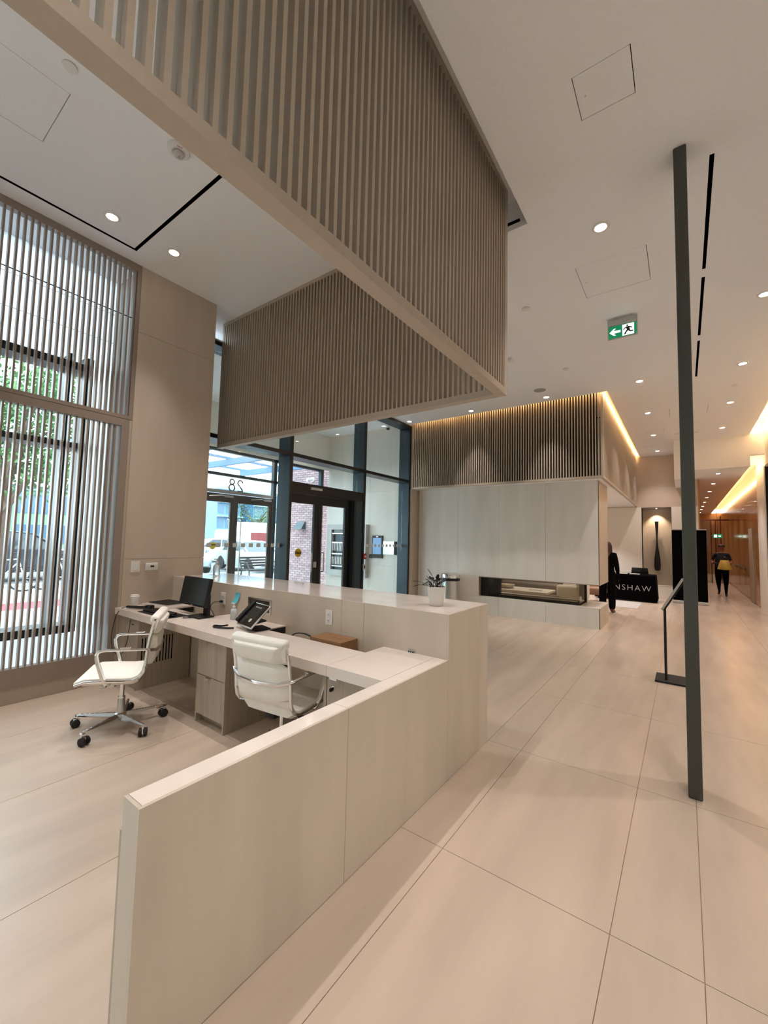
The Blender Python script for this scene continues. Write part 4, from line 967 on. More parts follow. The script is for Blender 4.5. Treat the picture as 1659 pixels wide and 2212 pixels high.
t = thing('wall_mirror_panel', 'small silvery glass panel on the vestibule wall beside the intercom', 'panel', (-5.85, 8.28, 1.2))
box('glass_face', mat('mirror_silver', (0.75, 0.78, 0.78), 0.15, metal=0.8), -6.03, -5.70, 8.27, 8.298, 1.18, 1.50, t); box('edge_strip', m_black, -5.70, -5.64, 8.26, 8.298, 1.18, 1.50, t)
t = thing('dome_camera', 'white dome security camera on the vestibule ceiling', 'camera', (-5.87, 8.14, 4.36))
MB().lathe([(0.055, 0.0), (0.055, -0.05), (0.05, -0.06)], (-5.87, 8.14, 4.358), 20).build('base', m_white, t, smooth=True); MB().lathe([(0.048, -0.06), (0.045, -0.085), (0.03, -0.105), (0.004, -0.112)], (-5.87, 8.14, 4.358), 20).build('dome', m_gloss, t, smooth=True)

# ------------------------------------------------------------------ ceiling fittings
t = thing('exit_sign', 'green running-man exit sign with left arrow hanging from the ceiling', 'sign', (-0.54, 5.5, H))
MB().box(-0.62, -0.44, 5.47, 5.53, H-0.02, H).build('ceiling_bracket', m_silver, t)
MB().rbox((-0.545, 5.5, H-0.055), (0.31, 0.055, 0.068), 0.004, 2).build('housing', m_silver, t)
MB().rbox((-0.545, 5.5, H-0.17), (0.31, 0.022, 0.165), 0.003, 2).build('sign_body', m_silver, t)
MB().box(-0.69, -0.40, 5.4875, 5.4888, H-0.245, H-0.098).build('green_face', m_green, t)
yz = 5.4865; zc = H-0.172
MB().prism([(-0.680, zc), (-0.635, zc+0.042), (-0.612, zc+0.042), (-0.640, zc+0.014), (-0.565, zc+0.014), (-0.565, zc-0.014), (-0.640, zc-0.014), (-0.612, zc-0.042), (-0.635, zc-0.042)], yz, yz+0.001, 'y').build('arrow', m_exw, t)
MB().box(-0.545, -0.425, yz, yz+0.001, H-0.238, H-0.105).build('doorway', m_exw, t)
q = MB(); y1 = yz-0.0008
def limb(a, b, w_):
    a = Vector(a); b = Vector(b); d = (b-a).normalized(); n_ = Vector((-d.y, d.x))*w_*0.85
    q.prism([(a+n_)[:], (b+n_)[:], (b-n_)[:], (a-n_)[:]], y1-0.0004, y1, 'y')
cx0 = -0.488; q.lathe([(0.0105, -0.0004), (0.0105, 0)], (cx0-0.006, y1, H-0.123), 14, 'y')
limb((cx0-0.003, H-0.136), (cx0+0.006, H-0.176), 0.020); limb((cx0-0.004, H-0.140), (cx0-0.034, H-0.152), 0.008); limb((cx0-0.034, H-0.152), (cx0-0.044, H-0.170), 0.007)
limb((cx0+0.004, H-0.140), (cx0+0.030, H-0.146), 0.008); limb((cx0+0.030, H-0.146), (cx0+0.040, H-0.166), 0.007)
limb((cx0+0.004, H-0.174), (cx0-0.018, H-0.196), 0.011); limb((cx0-0.018, H-0.196), (cx0-0.034, H-0.228), 0.010)
limb((cx0+0.008, H-0.174), (cx0+0.022, H-0.200), 0.011); limb((cx0+0.022, H-0.200), (cx0+0.056, H-0.200), 0.010)
q.build('running_figure', mat('exit_dark', S(20, 40, 36), 0.6), t)
def disc(name, x, y, z, r, h, lab, cat, m=m_white, grp=None):
    t = thing(name, lab, cat, (x, y, z), grp); MB().lathe([(r, 0), (r, -h*0.6), (r*0.93, -h), (r*0.3, -h)], (x, y, z-0.0004), 28).build('cover', m, t, smooth=True); MB().lathe([(r*1.03, 0.0), (r*1.03, -0.0012)], (x, y, z-0.0002), 28).build('rim', m_alu, t); return t
disc('sprinkler_cover', -1.44, 4.69, H, 0.045, 0.012, 'round flush sprinkler cover left of the green exit sign', 'sprinkler', m_white, 'round sprinkler covers')
disc('sprinkler_cover', -1.436, 6.715, H, 0.045, 0.012, 'round flush sprinkler cover in front of the slatted soffit, beyond the exit sign', 'sprinkler', m_white, 'round sprinkler covers')
disc('sprinkler_cover', 0.745, 8.9, H, 0.045, 0.008, 'round flush cover between the second and third downlights of the right row', 'sprinkler', m_white, 'round sprinkler covers')
disc('sprinkler_cover', -0.09, 12.1, H, 0.045, 0.012, 'round flush cover just left of the dark post, far ceiling', 'sprinkler', m_white, 'round sprinkler covers')
disc('sprinkler_cover', 0.29, 12.15, H, 0.05, 0.012, 'round flush cover just right of the dark post, far ceiling', 'sprinkler', m_white, 'round sprinkler covers')
disc('sprinkler_cover', 0.80, 13.35, 3.5, 0.05, 0.01, 'round flush cover in the corridor ceiling before its first downlight', 'sprinkler', m_white, 'round sprinkler covers')
disc('sprinkler_cover', -3.15, 0.76, H2, 0.042, 0.008, 'round flush cover in the raised ceiling beside the square access panel', 'sprinkler', m_white, 'round sprinkler covers')
disc('ceiling_speaker', -2.03, 7.43, H, 0.10, 0.004, 'round grey ceiling speaker near the slatted soffit', 'speaker', mat('speaker_grille', S(170, 165, 160), 0.8))
t = thing('smoke_detector', 'white smoke detector on the ceiling half hidden by the screen corner', 'smoke detector', (-2.03, 5.88, H))
MB().lathe([(0.055, 0), (0.055, -0.02), (0.045, -0.035), (0.030, -0.045), (0.005, -0.048)], (-2.03, 5.90, H-0.0004), 24).build('cover', m_white, t, smooth=True); MB().lathe([(0.048, -0.026), (0.050, -0.030), (0.046, -0.034)], (-2.03, 5.90, H-0.0004), 24).build('vent_ring', m_alu, t)
t = thing('fire_strobe', 'white round fire alarm strobe with clear lens and red lettering', 'fire alarm', (-3.13, 1.46, H2))
fx0, fy0 = -3.13, 1.46
MB().lathe([(0.080, 0), (0.082, -0.012), (0.075, -0.024), (0.050, -0.028), (0.045, -0.024)], (fx0, fy0, H2-0.0004), 32).build('base', m_white, t, smooth=True)
MB().lathe([(0.040, -0.024), (0.042, -0.034), (0.034, -0.046), (0.020, -0.052)], (fx0-0.008, fy0+0.006, H2), 24).build('reflector', m_silver, t, smooth=True)
MB().rbox((fx0-0.010, fy0+0.008, H2-0.052), (0.030, 0.016, 0.020), 0.006, 3).build('clear_lens', mat('strobe_lens', (0.9, 0.92, 0.92), 0.05, trans=0.7), t, smooth=True)
text_obj('lettering', 'FIRE', 0.022, m_red, t, (fx0+0.050, fy0-0.018, H2-0.0275), (PI, 0, math.radians(65)), 0.0005)

# ------------------------------------------------------------------ far lobby: table, banner, paddle, lounge
t = thing('promotional_table', 'table under a fitted black cloth printed with silver letters', 'table', (-1.3, 13.8, 0))
q = MB(); prof_ = [(-2.15, 0.74), (-0.66, 0.74)]
vs = [(-2.14, 13.45, 0.04), (-0.605, 13.42, 0.02), (-0.605, 14.22, 0.03), (-2.14, 14.2, 0.03), (-2.12, 13.47, 0.735), (-0.64, 13.46, 0.735), (-0.64, 14.18, 0.735), (-2.12, 14.18, 0.735)]
q.add(vs, [(0,3,2,1),(4,5,6,7),(0,1,5,4),(1,2,6,5),(2,3,7,6),(3,0,4,7)])
o = q.build('cloth', m_cloth, t); bv = o.modifiers.new('b', 'BEVEL'); bv.width = 0.03; bv.segments = 3
o = MB().box(-2.1, -0.66, 13.5, 14.16, 0.70, 0.725).build('table_top', m_frame, t)
for x in (-2.05, -0.72):
    for y in (13.56, 14.1): MB().tube([(x, y, 0.0), (x, y, 0.70)], 0.014, 8).build('leg', m_frame, t)
text_obj('lettering', 'NSHAW', 0.215, m_silver, t, (-1.19, 13.425, 0.365), (PI/2, 0, 0), 0.001, space=1.25, off=-0.003)
t = thing('leaflets', 'flat white leaflets lying on the left of the black-clothed table', 'leaflet', (-1.4, 13.7, 0.737)); MB().box(-1.60, -1.32, 13.55, 13.75, 0.7365, 0.748).build('paper_stack', m_white, t)
t = thing('leaflets', 'second stack of white leaflets on the black-clothed table, in front of the laptop', 'leaflet', (-1.1, 13.7, 0.737)); MB().box(-1.26, -1.02, 13.55, 13.72, 0.7365, 0.752).build('paper_stack', m_white, t)
t = thing('laptop', 'open black laptop seen from behind on the black-clothed table', 'laptop', (-1.03, 14.0, 0.737))
MB().box(-1.24, -0.84, 13.80, 14.05, 0.737, 0.752).build('base', m_black, t); MB().add([(-1.24, 13.82, 0.752), (-0.82, 13.82, 0.752), (-0.84, 13.76, 0.92), (-1.22, 13.76, 0.92), (-1.24, 13.835, 0.752), (-0.82, 13.835, 0.752), (-0.84, 13.775, 0.92), (-1.22, 13.775, 0.92)], [(0,1,2,3),(4,7,6,5),(0,4,5,1),(1,5,6,2),(2,6,7,3),(3,7,4,0)]).build('lid', m_black, t)
t = thing('banner_stand', 'tall plain black roll-up banner behind the dark post', 'banner', (0.1, 14.0, 0))
MB().box(-0.27, 0.49, 13.99, 13.994, 0.08, 2.0).build('banner_sheet', m_cloth, t); MB().box(-0.275, 0.495, 13.98, 14.0, 2.0, 2.025).build('top_bar', m_silver, t); MB().rbox((0.11, 14.0, 0.045), (0.78, 0.09, 0.075), 0.012, 2).build('base_cassette', m_silver, t)
MB().tube([(0.11, 14.02, 0.08), (0.11, 14.02, 2.0)], 0.01, 8).build('support_pole', m_alu, t)
t = thing('paddle_sculpture', 'tall slender black paddle-shaped sculpture hung in the lit niche', 'sculpture', (-0.66, YN+0.20, 1.5))
pf = [(0.001, 0.80), (0.045, 0.805), (0.07, 0.83), (0.082, 0.90), (0.084, 1.00), (0.076, 1.15), (0.056, 1.32), (0.034, 1.50), (0.022, 1.64), (0.018, 1.74), (0.022, 1.88), (0.034, 2.05), (0.044, 2.20), (0.047, 2.28)]
q = MB().lathe(pf, (0, 0, 0), 20); q.v = [(-0.66+v[0], YN+0.17+v[1]*0.45, v[2]) for v in q.v]; q.build('blade', m_black, t, smooth=True)
MB().box(-0.712, -0.608, YN+0.15, YN+0.19, 2.28, 2.292).build('cap', m_black, t); MB().tube([(-0.66, YN+0.17, 1.9), (-0.66, YN+0.32, 1.9)], 0.008, 6).build('wall_pin', m_frame, t)
# lounge furniture
m_sofa = mat('grey_fabric', S(120, 112, 106), 0.9, noise=0.05, nscale=40); m_boucle = mat('boucle', S(205, 198, 184), 0.95, noise=0.06, nscale=60, bump=0.3); m_tan = mat('tan_leather', S(122, 88, 66), 0.6)
t = thing('sofa', 'low grey fabric sofa seen through the firebox', 'sofa', (-3.7, 12.7, 0))
MB().rbox((-3.7, 12.7, 0.24), (1.9, 0.85, 0.28), 0.06, 3).build('seat', m_sofa, t, smooth=True); MB().rbox((-3.7, 13.05, 0.52), (1.9, 0.22, 0.40), 0.07, 3).build('backrest', m_sofa, t, smooth=True)
for x in (-4.6, -2.8): MB().rbox((x, 12.7, 0.36), (0.16, 0.85, 0.30), 0.05, 3).build('armrest', m_sofa, t, smooth=True)
for x in (-4.5, -2.9):
    for y in (12.4, 13.0): MB().tube([(x, y, 0), (x, y, 0.12)], 0.02, 8).build('leg', m_frame, t)
t = thing('coffee_table', 'low pale coffee table seen through the firebox', 'table', (-3.4, 10.9, 0))
MB().rbox((-3.4, 10.95, 0.315), (1.35, 0.9, 0.06), 0.01, 2).build('tabletop', m_fire, t); MB().rbox((-3.4, 10.95, 0.143), (0.9, 0.5, 0.284), 0.01, 2).build('pedestal', m_fire, t)
t = thing('bowl', 'wide shallow pale bowl on the low coffee table', 'bowl', (-3.8, 10.85, 0.346)); MB().lathe([(0.08, 0), (0.15, 0.02), (0.20, 0.07), (0.205, 0.10), (0.18, 0.10), (0.13, 0.04), (0.02, 0.02)], (-3.82, 10.85, 0.346), 26).build('shell', m_clad, t, smooth=True)
t = thing('book', 'flat pale book on the right of the low coffee table', 'book', (-3.1, 10.9, 0.346)); MB().box(-3.22, -2.92, 10.8, 11.0, 0.346, 0.376).build('cover', m_white, t); MB().box(-3.215, -2.93, 10.805, 10.995, 0.350, 0.372).build('pages', m_silver, t)
t = thing('armchair', 'rounded white boucle armchair seen through the firebox', 'armchair', (-2.4, 11.3, 0))
MB().rbox((-2.35, 11.55, 0.24), (0.62, 0.62, 0.30), 0.10, 4).build('seat', m_boucle, t, smooth=True); MB().rbox((-2.10, 11.55, 0.42), (0.22, 0.70, 0.62), 0.10, 4).build('backrest', m_boucle, t, smooth=True)
for y in (11.23, 11.87): MB().rbox((-2.4, y, 0.34), (0.52, 0.16, 0.34), 0.075, 4).build('armrest', m_boucle, t, smooth=True)
MB().lathe([(0.16, 0), (0.16, 0.09)], (-2.32, 11.55, 0.001), 20).build('swivel_base', m_frame, t)
t = thing('lounge_chair', 'brown lounge chair seen at the open end of the firebox', 'armchair', (-2.0, 12.6, 0))
MB().rbox((-2.0, 12.6, 0.30), (0.55, 0.6, 0.20), 0.05, 3).build('seat', m_tan, t, smooth=True); MB().rbox((-2.0, 12.88, 0.58), (0.55, 0.12, 0.42), 0.05, 3).build('backrest', m_tan, t, smooth=True)
for x in (-2.22, -1.78):
    for y in (12.36, 12.84): MB().tube([(x, y, 0), (x, y, 0.22)], 0.015, 8).build('leg', m_frame, t)
t = thing('rug', 'grey patterned rug on the floor by the black-clothed table', 'rug', (-1.3, 12.6, 0)); MB().box(-1.70, -0.95, 11.9, 13.3, 0.0005, 0.008).build('pile', mat('rug_grey', S(168, 164, 160), 0.95, noise=0.15, nscale=9), t)

# ------------------------------------------------------------------ people
def skin_body(name, nodes, edges, parent, matfn, mats, sub=2):
    me = bpy.data.meshes.new('tmp'); me.from_pydata([Vector(n[0]) for n in nodes], edges, [])
    o = bpy.data.objects.new('tmp', me); COL.objects.link(o)
    sk = o.modifiers.new('s', 'SKIN'); sk.use_smooth_shade = True
    for i, n in enumerate(nodes):
        r = n[1]; o.data.skin_vertices[0].data[i].radius = r if isinstance(r, tuple) else (r, r)
    o.data.skin_vertices[0].data[0].use_root = True
    su = o.modifiers.new('u', 'SUBSURF'); su.levels = sub; su.render_levels = sub
    dg = bpy.context.evaluated_depsgraph_get(); m2 = bpy.data.meshes.new_from_object(o.evaluated_get(dg)); bpy.data.objects.remove(o)
    m2.name = name; m2.materials.clear()
    for mm in mats: m2.materials.append(mm)
    for p in m2.polygons: p.material_index = matfn(p.center); p.use_smooth = True
    ob = bpy.data.objects.new(name, m2); COL.objects.link(ob); ob.parent = parent; WO[ob.name] = (0,0,0)
    return ob
# figure facing -Y in local space, feet at z=0, height 1.62
def figure(pose, hh=1.62):
    J = {'pelvis': ((0,0,0.90), (0.15,0.10)), 'waist': ((0,0,1.03), (0.125,0.09)), 'chest': ((0,0,1.20), (0.155,0.105)), 'uchest': ((0,0.01,1.31), (0.13,0.085)),
         'neck': ((0,0.0,1.39), 0.052), 'jaw': ((0,-0.015,1.455), (0.058,0.068)), 'head': ((0,-0.005,1.53), (0.075,0.092)), 'crown': ((0,0.0,1.60), (0.055,0.065)),
         'hipL': ((0.085,0,0.84), 0.095), 'kneeL': ((0.10,0,0.46), 0.060), 'calfL': ((0.10,0.015,0.30), 0.055), 'ankL': ((0.10,0.02,0.08), 0.036), 'heelL': ((0.10,0.03,0.035), 0.032), 'toeL': ((0.11,-0.14,0.025), 0.030),
         'hipR': ((-0.085,0,0.84), 0.095), 'kneeR': ((-0.10,0,0.46), 0.060), 'calfR': ((-0.10,0.015,0.30), 0.055), 'ankR': ((-0.10,0.02,0.08), 0.036), 'heelR': ((-0.10,0.03,0.035), 0.032), 'toeR': ((-0.11,-0.14,0.025), 0.030),
         'shL': ((0.165,0.01,1.33), 0.058), 'elL': ((0.22,0.04,1.06), 0.042), 'foL': ((0.22,-0.02,0.94), 0.037), 'wrL': ((0.21,-0.09,0.85), 0.026), 'haL': ((0.205,-0.12,0.79), (0.032,0.02)),
         'shR': ((-0.165,0.01,1.33), 0.058), 'elR': ((-0.22,0.04,1.06), 0.042), 'foR': ((-0.22,-0.02,0.94), 0.037), 'wrR': ((-0.21,-0.09,0.85), 0.026), 'haR': ((-0.205,-0.12,0.79), (0.032,0.02))}
    for k, v in pose.items():
        J[k] = (v, J[k][1]) if not (isinstance(v, tuple) and isinstance(v[0], tuple)) else v
    E_ = [('pelvis','waist'),('waist','chest'),('chest','uchest'),('uchest','neck'),('neck','jaw'),('jaw','head'),('head','crown')]
    for s_ in 'LR': E_ += [('pelvis','hip'+s_),('hip'+s_,'knee'+s_),('knee'+s_,'calf'+s_),('calf'+s_,'ank'+s_),('ank'+s_,'heel'+s_),('heel'+s_,'toe'+s_),('uchest','sh'+s_),('sh'+s_,'el'+s_),('el'+s_,'fo'+s_),('fo'+s_,'wr'+s_),('wr'+s_,'ha'+s_)]
    names = list(J); nodes = [J[n] for n in names]; edges = [(names.index(a), names.index(b)) for a, b in E_]
    # five fingers on each hand
    for s_, sg in (('L', 1), ('R', -1)):
        h_ = Vector(J['ha'+s_][0]); wv_ = Vector(J['wr'+s_][0]); d = (h_-wv_).normalized(); side = Vector((0, 1, 0)).cross(d).normalized() if abs(d.y) < 0.9 else Vector((1,0,0))
        side = d.cross(side).normalized()
        for f, (off, ln) in enumerate(((-0.024, 0.062), (-0.008, 0.072), (0.008, 0.068), (0.022, 0.054))):
            a = len(nodes); nodes.append((tuple(h_ + side*off + d*0.03), 0.0085)); nodes.append((tuple(h_ + side*off + d*(0.03+ln*0.55) + Vector((-sg*0.006,0,0))), 0.008)); nodes.append((tuple(h_ + side*off + d*(0.03+ln) + Vector((-sg*0.018,0,0))), 0.007))
            edges += [(names.index('ha'+s_), a), (a, a+1), (a+1, a+2)]
        a = len(nodes); nodes.append((tuple(h_ - side*0.035 - d*0.005), 0.010)); nodes.append((tuple(h_ - side*0.05 + d*0.035), 0.008)); edges += [(names.index('ha'+s_), a), (a, a+1)]
    return nodes, edges
m_suit = mat('black_suit', S(8, 8, 9), 0.9, spec=0.08); m_trou = mat('black_trousers', S(8, 8, 11), 0.9, spec=0.08); m_shoe = mat('brown_shoe', S(92, 50, 34), 0.4); m_polo = mat('navy_polo', S(13, 15, 22), 0.8)
# person 1: seen from behind, facing +Y, towards the table
t = thing('person', 'person with long brown hair in a black suit standing behind the fireplace corner', 'person', (-1.455, 10.86, 0))
nd, ed = figure({'chest': ((0,0,1.20), (0.17,0.11)), 'waist': ((0,0,1.03), (0.15,0.105)), 'pelvis': ((0,0,0.90), (0.17,0.115)), 'elR': ((-0.215,0.03,1.06), 0.056), 'foR': ((-0.215,-0.02,0.96), 0.046), 'shR': ((-0.165,0.01,1.33), 0.066), 'elL': ((0.215,0.03,1.06), 0.056), 'foL': ((0.215,-0.02,0.96), 0.046), 'shL': ((0.165,0.01,1.33), 0.066), 'kneeL': ((0.10,0,0.46), 0.088), 'calfL': ((0.10,0.01,0.28), 0.082), 'ankL': ((0.10,0.01,0.11), 0.075), 'kneeR': ((-0.10,0,0.46), 0.088), 'calfR': ((-0.10,0.01,0.28), 0.082), 'ankR': ((-0.10,0.01,0.11), 0.075)})
def mf1(c):
    if c.z < 0.10: return 2
    if c.z > 1.40: return 3
    if abs(c.x) > 0.12 and c.y < -0.145 and 0.70 < c.z < 1.0: return 3
    return 1 if c.z < 0.86 and abs(c.x) < 0.19 else 0
b = skin_body('body', nd, ed, t, mf1, [m_suit, m_trou, m_shoe, m_skin])
def face(bd, y=-0.095):
    m_eye = mat('eye_dark', S(20, 14, 12), 0.3); m_lip = mat('lips', S(135, 70, 62), 0.5)
    for x in (-0.028, 0.028): MB().rbox((x, y, 1.535), (0.020, 0.012, 0.009), 0.004, 2).build('eye', m_eye, bd)
    MB().add([(-0.012, y, 1.498), (0.012, y, 1.498), (0, y-0.020, 1.502), (0, y, 1.54)], [(0,1,2),(0,2,3),(1,3,2),(0,3,1)]).build('nose', m_skin, bd)
    MB().rbox((0, y+0.004, 1.468), (0.040, 0.012, 0.010), 0.004, 2).build('mouth', m_lip, bd)
    for x in (-0.074, 0.074): MB().rbox((x, 0.0, 1.52), (0.014, 0.03, 0.05), 0.006, 2).build('ear', m_skin, bd)
face(b)
m_hair = mat('brown_hair', S(60, 36, 24), 0.55, noise=0.3, nscale=30, stretch=(6, 6, 0.6)); m_hair2 = mat('light_hair_ends', S(112, 72, 40), 0.55, noise=0.35, nscale=30, stretch=(6, 6, 0.6))
def hair_shell(parent, zlen, m1, m2, front=-0.03):
    q = MB(); N = 20; rings = []
    levels = [(1.645, 0.02), (1.63, 0.06), (1.60, 0.088), (1.55, 0.105), (1.50, 0.108), (1.45, 0.112), (1.38, 0.108), (1.30, 0.098), (1.22, 0.080), (1.17, 0.055)]
    levels = [l for l in levels if l[0] >= zlen]
    vs = []; fs = []
    for (z, r) in levels:
        for k in range(N+1):
            a = -0.25*PI + 1.5*PI*k/N if z < 1.56 else -0.5*PI + 2*PI*k/N
            jit = 0.006*math.sin(k*3.7+z*40)
            vs.append(((r+jit)*math.cos(a), (r+jit)*1.05*math.sin(a)+0.012, z + (0.02*math.sin(k*2.1) if z < 1.25 else 0)))
    for i in range(len(levels)-1):
        for k in range(N): fs.append((i*(N+1)+k, i*(N+1)+k+1, (i+1)*(N+1)+k+1, (i+1)*(N+1)+k))
    q.add(vs, fs); q.mi = [0 if vs[f[0]][2] > 1.42 else 1 for f in fs]
    o = q.build('hair', [m1, m2]); o.parent = parent; 
    for p in o.data.polygons: p.use_smooth = True
    sl = o.modifiers.new('s', 'SOLIDIFY'); sl.thickness = 0.018
    return o
WO['__'] = (0,0,0)
hair_shell(t, 1.16, m_hair, m_hair2)
t.rotation_euler = (0, 0, math.radians(170)); t.scale = (0.99, 0.99, 0.99)
# person 2: walking towards the camera with a yellow bag
t = thing('person', 'person in dark polo walking up the corridor holding a yellow cloth', 'person', (0.98, 17.35, 0))
nd, ed = figure({'pelvis': ((0,0,0.88), (0.20,0.145)), 'waist': ((0,0,1.02), (0.19,0.145)), 'chest': ((0,0,1.18), (0.19,0.14)), 'toeL': (0.12,-0.26,0.025), 'heelL': (0.10,-0.10,0.035), 'ankL': (0.10,-0.10,0.08), 'calfL': (0.10,-0.08,0.30), 'kneeL': ((0.10,-0.07,0.47), 0.080), 'hipL': ((0.09,0,0.84), 0.115), 'hipR': ((-0.09,0,0.84), 0.115),
                 'kneeR': ((-0.10,0.03,0.46), 0.080), 'calfR': (-0.10,0.12,0.30), 'ankR': (-0.10,0.22,0.13), 'heelR': (-0.10,0.25,0.11), 'toeR': (-0.11,0.12,0.03),
                 'elL': (0.24,0.02,1.08), 'foL': (0.23,-0.08,1.04), 'wrL': (0.20,-0.20,1.02), 'haL': (0.165,-0.24,1.01), 'elR': (-0.25,0.04,1.08), 'foR': (-0.22,-0.08,1.04), 'wrR': (-0.16,-0.19,1.04), 'haR': (-0.12,-0.235,1.04)})
def mf2(c):
    if c.z < 0.09: return 2
    if c.z > 1.37: return 3
    if c.y < -0.15 and 0.95 < c.z < 1.15: return 4
    if abs(c.x) > 0.19 and c.z < 1.14 and c.z > 0.95: return 3
    return 1 if c.z < 0.90 else 0
b = skin_body('body', nd, ed, t, mf2, [m_polo, m_trou, m_rubber, m_skin, m_black])
face(b)
q = MB().rbox((0, -0.098, 1.535), (0.13, 0.02, 0.034), 0.008, 2); o = q.build('glasses', mat('red_glasses', S(120, 26, 24), 0.3)); o.parent = t
q = MB().lathe([(0.088, 1.555), (0.090, 1.60), (0.07, 1.635), (0.02, 1.652)], (0, 0.008, 0), 20); o = q.build('hair', m_hair, smooth=True); o.parent = t
q = MB().rbox((0, 0.07, 1.50), (0.13, 0.06, 0.12), 0.028, 3); o = q.build('hair', m_hair, smooth=True); o.parent = t
text_ = MB().box(0.07, 0.11, -0.139, -0.137, 1.235, 1.25).build('chest_badge', m_silver); text_.parent = t
t.rotation_euler = (0, 0, math.radians(-8))
t = thing('yellow_cloth', 'yellow cloth bag held in front of the person in the corridor', 'cloth', (0.98, 17.05, 0.8))
q = MB(); vs = []; fs = []; N_ = 8
for s_ in (0, 1):
    for i in range(N_+1):
        u = i/N_
        for k in range(N_+1):
            v = k/N_; hw = 0.10+0.085*(1-v); x = 1.03 + (u-0.5)*2*hw; z = 0.86 + 0.29*v - 0.02*math.sin(u*PI)*(1-v); y = 17.03 + 0.02*math.sin(u*9+v*3) + (0.03*math.sin(PI*u)*math.sin(PI*v) if s_ else -0.03*math.sin(PI*u)*math.sin(PI*v))
            vs.append((x, y, z))
M_ = (N_+1)**2
for i in range(N_):
    for k in range(N_):
        a = i*(N_+1)+k; fs.append((a, a+1, a+N_+2, a+N_+1)); fs.append((M_+a, M_+a+N_+1, M_+a+N_+2, M_+a+1))
q.add(vs, fs).build('cloth_body', mat('yellow_cloth', S(214, 190, 96), 0.8), t, smooth=True)

# ------------------------------------------------------------------ outside
gd = struct('ground_outside')
box('pavement', mat('pavement', S(150, 154, 156), 0.9, noise=0.06, nscale=2), -16.0, -5.62, -25, 60, -0.3, -0.10, gd)
box('roadway', mat('asphalt', S(98, 102, 106), 0.9, noise=0.05, nscale=3), -70, -16.0, -40, 90, -0.3, -0.14, gd)
box('red_stripe', mat('red_paint', S(170, 40, 50), 0.7), -12.35, -11.3, -20, 8.2, -0.10, -0.096, gd)
box('kerb', mat('kerb', S(170, 172, 172), 0.8), -15.9, -15.6, -20, 60, -0.10, -0.02, gd)
box('lawn', mat('lawn', S(70, 104, 54), 0.95, noise=0.2, nscale=4), -46, -30, -40, 90, -0.14, -0.10, gd)
# brick wing
bw = thing('brick_wing', 'pale red brick wall outside the entrance doors', 'building', (-10, 8.6, -0.1))
box('wall_core', mat('mortar', S(132, 108, 112), 0.9), -10.4, -8.1, 8.66, 9.0, -0.1, 3.75, bw)
q = MB(); r = 0; z = -0.1; rb = random.Random(5); mbk = [MB(), MB(), MB()]
while z < 3.68:
    x = -10.4 + (0.10 if r % 2 else 0)
    while x < -8.14:
        d_ = rb.uniform(0, 0.006); mbk[rb.randrange(3)].box(x+0.005, min(x+0.195, -8.1), 8.645-d_, 8.66, z+0.005, z+0.062); x += 0.20
    z += 0.067; r += 1
for k, c in enumerate(((168, 142, 144), (178, 152, 152), (158, 132, 136))): mbk[k].build('brick_courses', mat('brick_%d' % k, S(*c), 0.9), bw, kind='stuff')
box('coping', m_frameb, -10.4, -8.1, 8.55, 9.05, 3.75, 3.85, bw)
t = thing('wall_lamp', 'grey wedge-shaped wall lamp on the brick wall', 'lamp', (-9.3, 8.6, 1.9))
MB().prism([(8.64, 1.80), (8.64, 2.02), (8.60, 2.02), (8.46, 1.80)], -9.55, -9.20, 'x').build('shade', m_frameb, t); MB().box(-9.5, -9.25, 8.50, 8.62, 1.79, 1.80).build('lens', m_white, t)
t = thing('security_camera', 'white bullet security camera high on the brick wall', 'camera', (-8.95, 8.6, 3.25))
MB().lathe([(0.07, 0), (0.07, -0.03)], (-8.95, 8.645, 3.28), 16, 'y').build('mount', m_white, t); MB().tube([(-8.95, 8.60, 3.28), (-8.98, 8.42, 3.24)], 0.04, 12).build('camera_body', m_white, t, smooth=True)
t = thing('junction_box', 'small grey box on the brick wall', 'electrical box', (-8.6, 8.6, 1.5)); MB().rbox((-8.62, 8.62, 1.50), (0.16, 0.05, 0.11), 0.006, 2).build('case', m_frameb, t); MB().box(-8.64, -8.60, 8.594, 8.596, 1.49, 1.51).build('screw_plate', m_alu, t)
# canopy
t = thing('entrance_canopy', 'blue-grey steel canopy beams over the outer entrance', 'canopy', (-9.5, 6, 3.6))
m_can = mat('canopy_blue', S(86, 122, 158), 0.5)
for y in (3.6, 5.0, 6.4, 7.8): MB().box(-11.4, -8.1, y, y+0.08, 3.45, 3.62).build('beam', m_can, t)
for x in (-11.4, -10.0, -8.6): MB().box(x, x+0.06, 3.0, 8.4, 3.62, 3.68).build('purlin', m_can, t)
